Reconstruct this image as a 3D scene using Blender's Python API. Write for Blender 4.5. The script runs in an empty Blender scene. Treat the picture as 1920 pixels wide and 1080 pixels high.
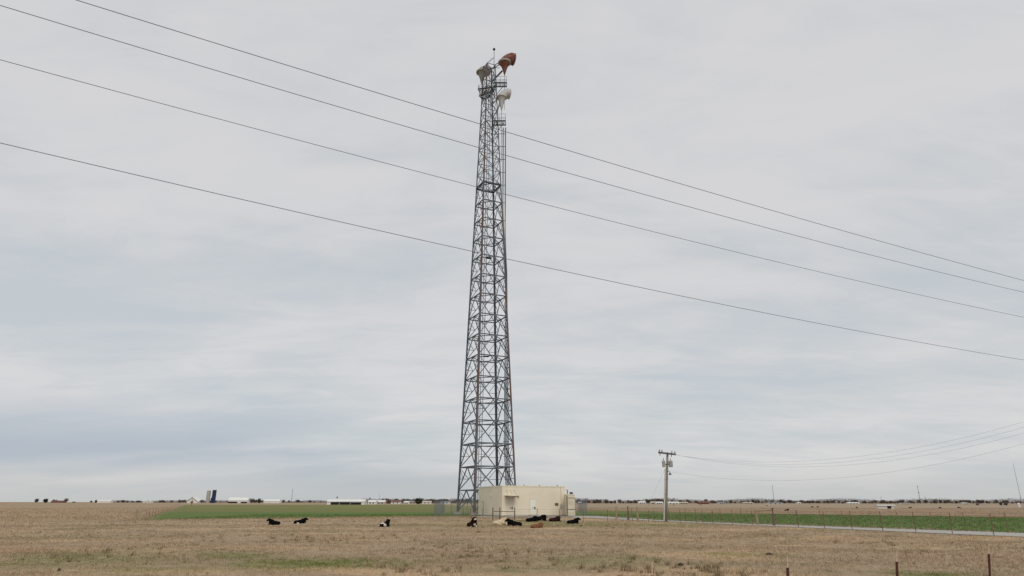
import bpy, bmesh, math, random
import numpy as np
from mathutils import Vector, Matrix, Euler
from mathutils.geometry import tessellate_polygon

rnd = random.Random(7)
nrg = np.random.default_rng(11)
scene = bpy.context.scene
C = scene.collection
R = math.radians

# ------------------------------------------------------------------ camera
CAM_H = 2.15
HFOV = 75.0
PITCH = 17.773
cam_d = bpy.data.cameras.new('camera')
cam = bpy.data.objects.new('camera', cam_d)
C.objects.link(cam)
cam.location = (0, 0, CAM_H)
cam.rotation_euler = (R(90 + PITCH), 0, 0)
cam_d.sensor_fit = 'HORIZONTAL'
cam_d.angle = R(HFOV)
cam_d.clip_start = 0.1
cam_d.clip_end = 30000
scene.camera = cam

# ------------------------------------------------------------------ exposure
vs = scene.view_settings
vs.view_transform = 'Standard'
vs.look = 'None'
vs.exposure = 0.0
vs.gamma = 1.0
vs.use_curve_mapping = False

# ------------------------------------------------------------------ sun
SUN_EL, SUN_AZ = 48.0, 160.0       # azimuth measured clockwise from the view direction (+Y)
sd = bpy.data.lights.new('sun', 'SUN')
sd.energy = 1.15
sd.angle = R(25)
sd.color = (1.0, 0.95, 0.88)
sun = bpy.data.objects.new('sun', sd)
C.objects.link(sun)
dirv = Vector((math.sin(R(SUN_AZ)) * math.cos(R(SUN_EL)), math.cos(R(SUN_AZ)) * math.cos(R(SUN_EL)), math.sin(R(SUN_EL))))
sun.rotation_euler = dirv.to_track_quat('Z', 'Y').to_euler()
sun.location = dirv * 200

# ------------------------------------------------------------------ sky: Nishita seen through a high overcast layer
world = bpy.data.worlds.new('World')
scene.world = world
world.use_nodes = True
wt = world.node_tree
wt.nodes.clear()


def wn(t, **kw):
    n = wt.nodes.new(t)
    for k, v in kw.items():
        setattr(n, k, v)
    return n


def wmath(op, a, b=None, c=None, clamp=False):
    n = wt.nodes.new('ShaderNodeMath')
    n.operation = op
    n.use_clamp = clamp
    for i, v in enumerate((a, b, c)):
        if v is None:
            continue
        if isinstance(v, (int, float)):
            n.inputs[i].default_value = v
        else:
            wt.links.new(v, n.inputs[i])
    return n.outputs[0]


def wmap(v, a, b, c, d, smooth=True):
    n = wt.nodes.new('ShaderNodeMapRange')
    n.interpolation_type = 'SMOOTHSTEP' if smooth else 'LINEAR'
    wt.links.new(v, n.inputs[0])
    for i, x in enumerate((a, b, c, d)):
        n.inputs[i + 1].default_value = x
    return n.outputs[0]


def wmix(f, a, b):
    n = wt.nodes.new('ShaderNodeMix')
    n.data_type = 'RGBA'
    for s, v in ((n.inputs[0], f), (n.inputs[6], a), (n.inputs[7], b)):
        if isinstance(v, (int, float)):
            s.default_value = v
        elif isinstance(v, tuple):
            s.default_value = (*v, 1)
        else:
            wt.links.new(v, s)
    return n.outputs[2]


sky = wn('ShaderNodeTexSky', sky_type='NISHITA')
sky.sun_disc = False
sky.sun_elevation = R(SUN_EL)
sky.sun_rotation = R(SUN_AZ)
sky.air_density = 1.0
sky.dust_density = 2.0
tc = wn('ShaderNodeTexCoord')
sep = wn('ShaderNodeSeparateXYZ')
wt.links.new(tc.outputs['Generated'], sep.inputs[0])
zz = wmath('MAXIMUM', sep.outputs[2], 0.0)
den = wmath('ADD', zz, 0.15)
cx = wmath('DIVIDE', sep.outputs[0], den)
cy = wmath('DIVIDE', sep.outputs[1], den)
cmb = wn('ShaderNodeCombineXYZ')
wt.links.new(cx, cmb.inputs[0])
wt.links.new(cy, cmb.inputs[1])


def cloud_noise(rot, scl, loc, scale, detail, rough, dist=0.0):
    m = wn('ShaderNodeMapping')
    m.inputs['Location'].default_value = loc
    m.inputs['Rotation'].default_value = (0, 0, R(rot))
    m.inputs['Scale'].default_value = scl
    wt.links.new(cmb.outputs[0], m.inputs[0])
    n = wn('ShaderNodeTexNoise')
    n.inputs['Scale'].default_value = scale
    n.inputs['Detail'].default_value = detail
    n.inputs['Roughness'].default_value = rough
    n.inputs['Distortion'].default_value = dist
    wt.links.new(m.outputs[0], n.inputs['Vector'])
    return n.outputs['Fac']


big = cloud_noise(20, (1.0, 0.6, 1), (11.8, 4.4, 0), 0.55, 3.0, 0.5)
med = cloud_noise(-14, (0.7, 1.3, 1), (7.3, 2.2, 0), 1.3, 6.0, 0.58, 0.6)
fine = cloud_noise(-28, (0.7, 1.5, 1), (1.3, 5.2, 0), 3.6, 7.0, 0.62, 0.6)
cov = wmath('ADD', wmath('MULTIPLY', big, 0.42), wmath('ADD', wmath('MULTIPLY', med, 0.34), wmath('MULTIPLY', fine, 0.24)))
cov = wmap(cov, 0.38, 0.58, 0.0, 1.0)
cloud = wmix(cov, (5.75, 6.12, 6.38), (7.2, 7.1, 7.1))
# thin lower deck: bluish bands low above the horizon, pale right at the horizon
lowband = wmath('MULTIPLY', wmap(zz, 0.06, 0.145, 1.0, 0.0), 1.0)
lown = wmap(cloud_noise(3, (0.34, 0.55, 1), (9.2, 3.3, 0), 0.55, 4.0, 0.5, 0.3), 0.46, 0.62, 0.0, 1.0)
cloud = wmix(wmath('MULTIPLY', wmath('MULTIPLY', lowband, lown), 0.85), cloud, (4.2, 4.8, 5.6))
hz = wmap(zz, 0.0, 0.055, 0.8, 0.0)
cloud = wmix(hz, cloud, (5.75, 5.9, 5.85))
col = wmix(0.9, sky.outputs[0], cloud)
bg = wn('ShaderNodeBackground')
bg.inputs['Strength'].default_value = 0.1
wt.links.new(col, bg.inputs['Color'])
wo = wn('ShaderNodeOutputWorld')
wt.links.new(bg.outputs[0], wo.inputs['Surface'])

# ------------------------------------------------------------------ measuring helpers (photo pixel -> point in the place)
F = 960 / math.tan(R(HFOV / 2))
CP, SP = math.cos(R(PITCH)), math.sin(R(PITCH))


def ray(px, py):
    a, b = px - 960, 540 - py
    return a, F * CP - b * SP, F * SP + b * CP


def G(px, py, z=0.0):
    r = ray(px, py)
    t = (z - CAM_H) / r[2]
    return Vector((r[0] * t, r[1] * t, z))


def AT(px, py, Y):
    r = ray(px, py)
    t = Y / r[1]
    return Vector((r[0] * t, Y, CAM_H + r[2] * t))


# ------------------------------------------------------------------ materials
MATS = {}


def mat(name, col, rough=0.85, var=0.0, scale=3.0, col2=None, c2amt=0.5, bump=0.0, bscale=20.0, metal=0.0, obj=True, spec=0.3, thresh=None):
    m = bpy.data.materials.new(name)
    m.use_nodes = True
    nt = m.node_tree
    b = nt.nodes['Principled BSDF']
    b.inputs['Roughness'].default_value = rough
    b.inputs['Metallic'].default_value = metal
    b.inputs['Specular IOR Level'].default_value = spec
    b.inputs['Base Color'].default_value = (*col, 1)
    t = nt.nodes.new('ShaderNodeTexCoord')
    geo = nt.nodes.new('ShaderNodeNewGeometry')
    src = t.outputs['Object'] if obj else geo.outputs['Position']
    if var or col2:
        n = nt.nodes.new('ShaderNodeTexNoise')
        n.inputs['Scale'].default_value = scale
        n.inputs['Detail'].default_value = 6
        n.inputs['Roughness'].default_value = 0.6
        nt.links.new(src, n.inputs['Vector'])
        mr = nt.nodes.new('ShaderNodeMapRange')
        lo, hi = thresh if thresh else (0.35, 0.65)
        mr.inputs[1].default_value, mr.inputs[2].default_value = lo, hi
        nt.links.new(n.outputs['Fac'], mr.inputs[0])
        mx = nt.nodes.new('ShaderNodeMix')
        mx.data_type = 'RGBA'
        nt.links.new(mr.outputs[0], mx.inputs[0])
        if col2:
            mx.inputs[6].default_value = (*col, 1)
            mx.inputs[7].default_value = (*[c * (1 - c2amt) + d * c2amt for c, d in zip(col, col2)], 1)
        else:
            mx.inputs[6].default_value = (*[c * (1 - var) for c in col], 1)
            mx.inputs[7].default_value = (*[min(1, c * (1 + var)) for c in col], 1)
        nt.links.new(mx.outputs[2], b.inputs['Base Color'])
    if bump:
        n2 = nt.nodes.new('ShaderNodeTexNoise')
        n2.inputs['Scale'].default_value = bscale
        n2.inputs['Detail'].default_value = 5
        nt.links.new(src, n2.inputs['Vector'])
        bp = nt.nodes.new('ShaderNodeBump')
        bp.inputs['Strength'].default_value = bump
        bp.inputs['Distance'].default_value = 0.05
        nt.links.new(n2.outputs['Fac'], bp.inputs['Height'])
        nt.links.new(bp.outputs[0], b.inputs['Normal'])
    MATS[name] = m
    return m


M_STEEL = mat('galvanised_steel', (0.15, 0.175, 0.22), 0.6, col2=(0.085, 0.095, 0.11), c2amt=0.8, scale=0.6, metal=0.0, obj=False)
M_STEEL_D = mat('dark_steel', (0.05, 0.056, 0.066), 0.65, var=0.25, scale=0.8, obj=False)
M_RUST = mat('rusty_leg_steel', (0.125, 0.135, 0.155), 0.75, col2=(0.15, 0.08, 0.055), c2amt=0.9, scale=0.16, obj=False, thresh=(0.46, 0.60))
M_GUIDE = mat('waveguide_grey', (0.30, 0.32, 0.34), 0.55, var=0.15, scale=1.5, metal=0.2, obj=False)
M_HORN_R = mat('rusted_horn', (0.17, 0.05, 0.032), 0.75, col2=(0.26, 0.17, 0.165), c2amt=0.9, scale=1.1, obj=False, thresh=(0.50, 0.66))
M_HORN_G = mat('weathered_grey_horn', (0.36, 0.355, 0.33), 0.7, col2=(0.19, 0.155, 0.125), c2amt=0.8, scale=1.2, obj=False)
M_HORN_W = mat('white_horn', (0.58, 0.58, 0.60), 0.6, col2=(0.43, 0.41, 0.39), c2amt=0.8, scale=1.0, obj=False)
M_COVER = mat('aperture_cover', (0.40, 0.36, 0.37), 0.6, var=0.12, scale=2)
M_BEACON = mat('beacon_glass', (0.06, 0.02, 0.03), 0.3)
M_WALL = mat('cream_wall', (0.80, 0.725, 0.575), 0.9, col2=(0.70, 0.62, 0.48), c2amt=0.8, scale=0.35, bump=0.15, bscale=6, obj=False)
M_TRIM = mat('pale_trim', (0.78, 0.73, 0.61), 0.7, var=0.08, scale=2, obj=False)
M_DOOR = mat('door_paint', (0.68, 0.62, 0.50), 0.6, var=0.06, scale=3)
M_DOORW = mat('white_door_paint', (0.80, 0.79, 0.70), 0.55, var=0.05, scale=3)
M_DARK = mat('dark_metal', (0.03, 0.03, 0.032), 0.5)
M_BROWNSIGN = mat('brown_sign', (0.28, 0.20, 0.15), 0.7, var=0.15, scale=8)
M_CONC = mat('concrete', (0.36, 0.34, 0.30), 0.9, var=0.15, scale=2, bump=0.2)
M_WOOD = mat('weathered_wood', (0.20, 0.15, 0.11), 0.95, col2=(0.11, 0.08, 0.06), c2amt=0.8, scale=2.5, bump=0.3)
M_WOODL = mat('pale_wood', (0.40, 0.31, 0.20), 0.95, col2=(0.27, 0.2, 0.13), c2amt=0.8, scale=2.5, bump=0.3)
M_POLE = mat('pole_wood', (0.34, 0.30, 0.235), 0.95, col2=(0.24, 0.205, 0.165), c2amt=0.9, scale=0.9, bump=0.3, obj=False)
M_ARM = mat('crossarm_wood', (0.10, 0.095, 0.09), 0.95, var=0.2, scale=4)
M_TPOST = mat('rusty_post', (0.18, 0.095, 0.068), 0.85, var=0.3, scale=6, obj=False)
M_TPOST_N = mat('red_brown_post', (0.075, 0.022, 0.016), 0.75, var=0.3, scale=12)
M_TIP = mat('worn_post_tip', (0.56, 0.42, 0.30), 0.8, var=0.15, scale=20)
M_WIRE = mat('fence_wire', (0.16, 0.13, 0.11), 0.7)
M_CABLE = mat('overhead_cable', (0.20, 0.22, 0.27), 0.6)
M_CAN = mat('transformer_grey', (0.42, 0.43, 0.42), 0.5, var=0.1, scale=3)
M_PVC = mat('riser_grey', (0.55, 0.56, 0.55), 0.6, var=0.06, scale=1)
M_PORC = mat('insulator', (0.22, 0.20, 0.20), 0.4)
M_BARK = mat('bark', (0.125, 0.108, 0.098), 0.95, var=0.25, scale=0.5)
M_TWIG = mat('bare_twigs', (0.20, 0.178, 0.175), 0.95, var=0.3, scale=0.25, obj=False)
M_TWIG2 = mat('bare_twigs_brown', (0.205, 0.17, 0.15), 0.95, var=0.3, scale=0.25, obj=False)
M_LEAF = mat('dark_evergreen_leaves', (0.035, 0.05, 0.028), 0.9, var=0.4, scale=0.5, obj=False)
M_WHITE = mat('white_painted_metal', (0.72, 0.72, 0.69), 0.6, var=0.07, scale=0.3)
M_TAN = mat('tan_siding', (0.50, 0.44, 0.35), 0.85, var=0.1, scale=0.4)
M_REDB = mat('red_brick', (0.20, 0.085, 0.065), 0.9, var=0.2, scale=0.6)
M_ROOFG = mat('grey_shingle', (0.25, 0.25, 0.26), 0.9, var=0.2, scale=0.5)
M_ROOFR = mat('red_brown_roof', (0.19, 0.10, 0.085), 0.9, var=0.2, scale=0.5)
M_SHADE = mat('interior_shade', (0.02, 0.019, 0.018), 0.9)  # near-black colour painted as the shade inside openings and windows
M_SILO = mat('pale_silo_concrete', (0.42, 0.42, 0.37), 0.85, var=0.12, scale=0.3)
M_SILOB = mat('dark_blue_silo_steel', (0.022, 0.035, 0.085), 0.4, var=0.15, scale=0.4)
M_SOILC = mat('dung', (0.045, 0.035, 0.028), 1.0)


def nt_of(name, rough=1.0):
    m = bpy.data.materials.new(name)
    m.use_nodes = True
    nt = m.node_tree
    b = nt.nodes['Principled BSDF']
    b.inputs['Roughness'].default_value = rough
    b.inputs['Specular IOR Level'].default_value = 0.1
    geo = nt.nodes.new('ShaderNodeNewGeometry')
    return m, nt, b, geo.outputs['Position']


def n_noise(nt, vec, scale, detail=5, rough=0.55, scl=(1, 1, 1), loc=(0, 0, 0), rot=0.0):
    mp = nt.nodes.new('ShaderNodeMapping')
    mp.inputs['Scale'].default_value = scl
    mp.inputs['Location'].default_value = loc
    mp.inputs['Rotation'].default_value = (0, 0, rot)
    nt.links.new(vec, mp.inputs[0])
    n = nt.nodes.new('ShaderNodeTexNoise')
    n.inputs['Scale'].default_value = scale
    n.inputs['Detail'].default_value = detail
    n.inputs['Roughness'].default_value = rough
    nt.links.new(mp.outputs[0], n.inputs['Vector'])
    return n.outputs['Fac']


def n_map(nt, v, a, b, c=0.0, d=1.0, smooth=True):
    n = nt.nodes.new('ShaderNodeMapRange')
    n.interpolation_type = 'SMOOTHSTEP' if smooth else 'LINEAR'
    nt.links.new(v, n.inputs[0])
    for i, x in enumerate((a, b, c, d)):
        n.inputs[i + 1].default_value = x
    return n.outputs[0]


def n_math(nt, op, a, b, clamp=False):
    n = nt.nodes.new('ShaderNodeMath')
    n.operation = op
    n.use_clamp = clamp
    for i, v in enumerate((a, b)):
        if isinstance(v, (int, float)):
            n.inputs[i].default_value = v
        else:
            nt.links.new(v, n.inputs[i])
    return n.outputs[0]


def n_mix(nt, f, a, b):
    n = nt.nodes.new('ShaderNodeMix')
    n.data_type = 'RGBA'
    for s, v in ((n.inputs[0], f), (n.inputs[6], a), (n.inputs[7], b)):
        if isinstance(v, (int, float)):
            s.default_value = v
        elif isinstance(v, tuple):
            s.default_value = (*v, 1)
        else:
            nt.links.new(v, s)
    return n.outputs[2]


# patches of living green grass in the dry pasture: (x, y, rx, ry, strength), measured on the ground
GREEN = []
for (px, py, rx, ry, s) in ((600, 1056, 3.2, 1.6, 1.0), (520, 1062, 2.6, 1.3, 0.7), (660, 1050, 2.4, 1.1, 0.6), (440, 1043, 1.8, 1.2, 0.7), (110, 1050, 5.0, 2.4, 0.55),
                            (1120, 1052, 2.8, 2.0, 0.5), (1735, 1076, 1.4, 0.8, 0.9), (1140, 984, 9.0, 5.0, 0.75), (1010, 980, 9.0, 4.0, 0.5), (850, 984, 7.0, 5.0, 0.45),
                            (960, 1066, 2.0, 1.0, 0.4), (1400, 1043, 2.4, 0.9, 0.55), (300, 1070, 3.0, 1.2, 0.5), (1190, 1050, 1.5, 1.0, 0.6)):
    g = G(px, py)
    GREEN.append((g.x, g.y, rx, ry, s))


def grass_colour(nt, pos):
    """colour of the dry pasture at a place: straw, brown and grey mixed, with green where grass is alive"""
    big = n_map(nt, n_noise(nt, pos, 0.045, 4), 0.38, 0.62)
    med = n_map(nt, n_noise(nt, pos, 0.30, 5, scl=(0.7, 1, 1)), 0.36, 0.66)
    sml = n_map(nt, n_noise(nt, pos, 1.9, 5, 0.65), 0.34, 0.68)
    c = n_mix(nt, big, (0.40, 0.288, 0.19), (0.355, 0.275, 0.188))
    c = n_mix(nt, med, c, (0.44, 0.335, 0.23))
    c = n_mix(nt, n_math(nt, 'MULTIPLY', sml, 0.45), c, (0.25, 0.19, 0.122))
    straw = n_map(nt, n_noise(nt, pos, 0.16, 5, 0.65, scl=(0.5, 1.2, 1), loc=(31, 7, 0)), 0.50, 0.66)
    c = n_mix(nt, n_math(nt, 'MULTIPLY', straw, 0.8), c, (0.53, 0.385, 0.235))
    olive = n_map(nt, n_noise(nt, pos, 0.11, 6, 0.65, loc=(3, 57, 0)), 0.47, 0.66)
    olv2 = n_map(nt, n_noise(nt, pos, 1.1, 5, 0.65, loc=(9, 5, 0)), 0.40, 0.62)
    sp = nt.nodes.new('ShaderNodeSeparateXYZ')
    nt.links.new(pos, sp.inputs[0])
    near = n_map(nt, sp.outputs[1], 120, 150, 1.0, 0.0)
    olive = n_math(nt, 'MULTIPLY', n_math(nt, 'MULTIPLY', olive, olv2), near)
    c = n_mix(nt, n_math(nt, 'MULTIPLY', olive, 0.65), c, (0.185, 0.18, 0.075))
    g = None
    for (x, y, rx, ry, s) in GREEN:
        mp = nt.nodes.new('ShaderNodeVectorMath')
        mp.operation = 'SUBTRACT'
        nt.links.new(pos, mp.inputs[0])
        mp.inputs[1].default_value = (x, y, 0)
        ml = nt.nodes.new('ShaderNodeVectorMath')
        ml.operation = 'MULTIPLY'
        nt.links.new(mp.outputs[0], ml.inputs[0])
        ml.inputs[1].default_value = (0.8 / rx, 0.55 / ry, 0)
        ln = nt.nodes.new('ShaderNodeVectorMath')
        ln.operation = 'LENGTH'
        nt.links.new(ml.outputs[0], ln.inputs[0])
        v = n_map(nt, ln.outputs['Value'], 0.1, 1.25, s, 0.0)
        g = v if g is None else n_math(nt, 'MAXIMUM', g, v)
    br = n_map(nt, n_noise(nt, pos, 0.9, 6, 0.7, loc=(17, 3, 0)), 0.32, 0.56)
    g = n_math(nt, 'MULTIPLY', g, br)
    c = n_mix(nt, n_math(nt, 'MULTIPLY', g, 0.95), c, (0.135, 0.17, 0.036))
    return c


m, nt, b, pos = nt_of('dry_pasture')
c = grass_colour(nt, pos)
spx = nt.nodes.new('ShaderNodeSeparateXYZ')
nt.links.new(pos, spx.inputs[0])
# bands of far fields: stretched noise, grazed tan and brown
bands = n_map(nt, n_noise(nt, pos, 0.02, 4, scl=(0.15, 1, 1), rot=0.05), 0.40, 0.60)
far = n_map(nt, spx.outputs[1], 80, 260)
farc = n_mix(nt, bands, (0.375, 0.275, 0.18), (0.315, 0.23, 0.147))
farc = n_mix(nt, n_math(nt, 'MULTIPLY', n_map(nt, n_noise(nt, pos, 0.006, 4, scl=(0.3, 1, 1), loc=(5, 9, 0)), 0.45, 0.6), 0.6), farc, (0.24, 0.185, 0.115))
c = n_mix(nt, n_math(nt, 'MULTIPLY', far, 0.8), c, farc)
nt.links.new(c, b.inputs['Base Color'])
bp = nt.nodes.new('ShaderNodeBump')
bp.inputs['Strength'].default_value = 0.9
bp.inputs['Distance'].default_value = 0.12
nt.links.new(n_noise(nt, pos, 3.5, 6, 0.7), bp.inputs['Height'])
nt.links.new(bp.outputs[0], b.inputs['Normal'])
M_PASTURE = m

m, nt, b, pos = nt_of('pasture_grass')
c = grass_colour(nt, pos)
at = nt.nodes.new('ShaderNodeAttribute')
at.attribute_name = 'shade'
v = n_map(nt, at.outputs['Fac'], 0.0, 1.0, 0.86, 1.28, False)
hs = nt.nodes.new('ShaderNodeHueSaturation')
nt.links.new(v, hs.inputs['Value'])
nt.links.new(c, hs.inputs['Color'])
nt.links.new(hs.outputs[0], b.inputs['Base Color'])
M_GRASS = m

m, nt, b, pos = nt_of('winter_wheat')
a1 = n_map(nt, n_noise(nt, pos, 0.03, 5, scl=(0.35, 1.3, 1), loc=(4, 2, 0)), 0.42, 0.58)
a2 = n_map(nt, n_noise(nt, pos, 0.5, 5, 0.65), 0.35, 0.7)
c = n_mix(nt, a2, (0.095, 0.152, 0.042), (0.138, 0.19, 0.058))
sx = nt.nodes.new('ShaderNodeSeparateXYZ')
nt.links.new(pos, sx.inputs[0])
fy = n_map(nt, sx.outputs[1], 95, 190, 0.10, 1.0)
c = n_mix(nt, n_math(nt, 'MULTIPLY', n_math(nt, 'MULTIPLY', a1, fy), 0.7), c, (0.23, 0.17, 0.08))
olv = n_map(nt, sx.outputs[1], 110, 300, 0.0, 0.8)
c = n_mix(nt, olv, c, (0.19, 0.185, 0.072))
nt.links.new(c, b.inputs['Base Color'])
bp = nt.nodes.new('ShaderNodeBump')
bp.inputs['Strength'].default_value = 0.8
bp.inputs['Distance'].default_value = 0.08
nt.links.new(n_noise(nt, pos, 5, 5, 0.7), bp.inputs['Height'])
nt.links.new(bp.outputs[0], b.inputs['Normal'])
M_WHEAT = m

m, nt, b, pos = nt_of('wheat_leaves')
c = n_mix(nt, n_map(nt, n_noise(nt, pos, 0.5, 5, 0.65), 0.35, 0.7), (0.095, 0.152, 0.042), (0.138, 0.19, 0.058))
nt.links.new(c, b.inputs['Base Color'])
M_WHEATL = m

M_GRAVEL = mat('pale_gravel', (0.44, 0.425, 0.39), 0.95, col2=(0.33, 0.31, 0.275), c2amt=0.9, scale=1.3, bump=0.6, bscale=14, obj=False)
M_STUBBLE = mat('brown_stubble', (0.27, 0.175, 0.105), 1.0, col2=(0.34, 0.25, 0.16), c2amt=0.9, scale=0.06, bump=0.4, bscale=3, obj=False)
M_FARTAN = mat('far_tan_pasture', (0.35, 0.275, 0.19), 1.0, col2=(0.27, 0.205, 0.13), c2amt=0.9, scale=0.02, obj=False)
M_FENCE_D = mat('red_earth_margin', (0.25, 0.165, 0.10), 1.0, col2=(0.34, 0.26, 0.16), c2amt=0.9, scale=0.7, obj=False)

m = bpy.data.materials.new('chain_link_weave')
m.use_nodes = True
nt = m.node_tree
b = nt.nodes['Principled BSDF']
b.inputs['Base Color'].default_value = (0.34, 0.36, 0.36, 1)
b.inputs['Roughness'].default_value = 0.6
tr = nt.nodes.new('ShaderNodeBsdfTransparent')
ms = nt.nodes.new('ShaderNodeMixShader')
ms.inputs[0].default_value = 0.11
nt.links.new(tr.outputs[0], ms.inputs[1])
nt.links.new(b.outputs[0], ms.inputs[2])
nt.links.new(ms.outputs[0], nt.nodes['Material Output'].inputs['Surface'])
M_LINK = m


# ------------------------------------------------------------------ mesh helpers
class MB:
    def __init__(self):
        self.v, self.f = [], []

    def add(self, vs, fs):
        o = len(self.v)
        self.v += [tuple(p) for p in vs]
        self.f += [tuple(i + o for i in q) for q in fs]
        return self

    def box(self, c, s, rz=0.0, top=1.0):
        hx, hy, hz = s[0] / 2, s[1] / 2, s[2] / 2
        ca, sa = math.cos(rz), math.sin(rz)
        vs = []
        for z in (-1, 1):
            k = top if z > 0 else 1
            for x, y in ((-1, -1), (1, -1), (1, 1), (-1, 1)):
                X, Y = x * hx * k, y * hy * k
                vs.append((c[0] + X * ca - Y * sa, c[1] + X * sa + Y * ca, c[2] + z * hz))
        return self.add(vs, [(3, 2, 1, 0), (4, 5, 6, 7), (0, 1, 5, 4), (1, 2, 6, 5), (2, 3, 7, 6), (3, 0, 4, 7)])

    def tube(self, p0, p1, r0, r1=None, n=8, cap=True):
        r1 = r0 if r1 is None else r1
        p0, p1 = Vector(p0), Vector(p1)
        d = (p1 - p0).normalized()
        u = d.orthogonal().normalized()
        w = d.cross(u)
        vs = []
        for p, r in ((p0, r0), (p1, r1)):
            for k in range(n):
                a = 2 * math.pi * k / n
                vs.append(p + (u * math.cos(a) + w * math.sin(a)) * r)
        fs = [(k, (k + 1) % n, n + (k + 1) % n, n + k) for k in range(n)]
        if cap:
            fs += [tuple(range(n - 1, -1, -1)), tuple(range(n, 2 * n))]
        return self.add(vs, fs)

    def path(self, pts, r, n=6):
        pts = [Vector(p) for p in pts]
        rs = r if isinstance(r, (list, tuple)) else [r] * len(pts)
        vs, fs = [], []
        for i, p in enumerate(pts):
            d = (pts[min(i + 1, len(pts) - 1)] - pts[max(i - 1, 0)]).normalized()
            u = d.cross(Vector((0, 0, 1)))
            u = u.normalized() if u.length > 1e-4 else Vector((1, 0, 0))
            w = u.cross(d)
            for k in range(n):
                a = 2 * math.pi * k / n
                vs.append(p + (u * math.cos(a) + w * math.sin(a)) * rs[i])
        for i in range(len(pts) - 1):
            for k in range(n):
                fs.append((i * n + k, i * n + (k + 1) % n, (i + 1) * n + (k + 1) % n, (i + 1) * n + k))
        fs += [tuple(range(n - 1, -1, -1)), tuple(range((len(pts) - 1) * n, len(pts) * n))]
        return self.add(vs, fs)

    def lathe(self, c, prof, n=20):
        vs, fs = [], []
        for r, z in prof:
            for k in range(n):
                a = 2 * math.pi * k / n
                vs.append((c[0] + r * math.cos(a), c[1] + r * math.sin(a), c[2] + z))
        for i in range(len(prof) - 1):
            for k in range(n):
                fs.append((i * n + k, i * n + (k + 1) % n, (i + 1) * n + (k + 1) % n, (i + 1) * n + k))
        fs += [tuple(range(n - 1, -1, -1)), tuple(range((len(prof) - 1) * n, len(prof) * n))]
        return self.add(vs, fs)

    def build(self, name, material, parent=None, o=(0, 0, 0), smooth=False):
        me = bpy.data.meshes.new(name)
        ox, oy, oz = o
        me.from_pydata([(x - ox, y - oy, z - oz) for x, y, z in self.v], [], self.f)
        me.materials.append(material)
        if smooth:
            me.polygons.foreach_set('use_smooth', [True] * len(me.polygons))
        me.update()
        ob = bpy.data.objects.new(name, me)
        C.objects.link(ob)
        if parent:
            ob.parent = parent
        return ob


def tag(o, label=None, cat=None, group=None, kind=None):
    if label:
        o['label'] = label
    if cat:
        o['category'] = cat
    if group:
        o['group'] = group
    if kind:
        o['kind'] = kind
    return o


def thing(name, label, cat, loc=(0, 0, 0), rz=0.0, group=None):
    o = bpy.data.objects.new(name, None)
    o.empty_display_size = 0.5
    C.objects.link(o)
    o.location = loc
    o.rotation_euler = (0, 0, rz)
    return tag(o, label, cat, group)


def copy_tree(o, parent=None):
    c = o.copy()
    C.objects.link(c)
    c.parent = parent
    for ch in list(o.children):
        copy_tree(ch, c)
    return c


UNIT = {}


def bar(name, p0, p1, w, material, parent, h=None, o=(0, 0, 0)):
    """a straight member as its own object; all members of a material share one unit mesh"""
    if material.name not in UNIT:
        me = bpy.data.meshes.new('member_' + material.name)
        q = MB().box((0, 0, 0.5), (1, 1, 1))
        me.from_pydata(q.v, [], q.f)
        me.materials.append(material)
        UNIT[material.name] = me
    p0, p1 = Vector(p0) - Vector(o), Vector(p1) - Vector(o)
    d = p1 - p0
    ob = bpy.data.objects.new(name, UNIT[material.name])
    C.objects.link(ob)
    ob.parent = parent
    ob.matrix_local = Matrix.Translation(p0) @ d.to_track_quat('Z', 'Y').to_matrix().to_4x4() @ Matrix.Diagonal((w, h or w, d.length, 1))
    return ob


lane_far = [(13.0, 111.5), (18.7, 85.4), (23.4, 73.7), (36.7, 51.0), (60, 12)]
lane_near = [(54.4, 9.7), (32.5, 45.6), (21.4, 71.2), (16.8, 82.7), (11.0, 98.0)]
FLAT = [(-300, 60), (-46.0, 86.3), (-30, 94.5), (-12.6, 105.6), (-9.5, 106), (-3.6, 100.5), (8.0, 101.5), (11.3, 98.5), (17.3, 83.0), (22.0, 71.5), (33.2, 46.0), (55, 10)]


def edge_fade(x, y):
    """0 on and beyond the edge of the fields and the lane, 1 from 5 m in front of it"""
    best, inside = 1e9, True
    for (x0, y0), (x1, y1) in zip(FLAT[:-1], FLAT[1:]):
        dx, dy = x1 - x0, y1 - y0
        t = max(0.0, min(1.0, ((x - x0) * dx + (y - y0) * dy) / (dx * dx + dy * dy)))
        ex, ey = x - x0 - t * dx, y - y0 - t * dy
        d = ex * ex + ey * ey
        if d < best:
            best = d
            inside = dx * (y - y0) - dy * (x - x0) < 0
    return max(0.0, min(1.0, math.sqrt(best) / 5 - 0.1)) if inside else 0.0


def gz(x, y):
    """gentle unevenness of the pasture"""
    k = max(0.0, min(1.0, (118 - y) / 20)) * max(0, min(1, (y - 3) / 10))
    k *= edge_fade(x, y)
    return k * (0.045 * math.sin(x * 0.31 + 1.3 * math.sin(y * 0.17)) + 0.04 * math.sin(y * 0.42 + 0.8 * math.sin(x * 0.23)) + 0.025 * math.sin(x * 1.1 + y * 0.7) * math.sin(y * 0.9 - x * 0.3))


# ------------------------------------------------------------------ ground
def axis(fine0, fine1, step, far):
    a = list(np.arange(fine0, fine1 + 0.01, step))
    hi, lo, k = [fine1], [fine0], step
    while hi[-1] < far:
        k *= 1.6
        hi.append(hi[-1] + k)
        lo.append(lo[-1] - k)
    return list(reversed(lo[1:])) + a + hi[1:]


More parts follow.
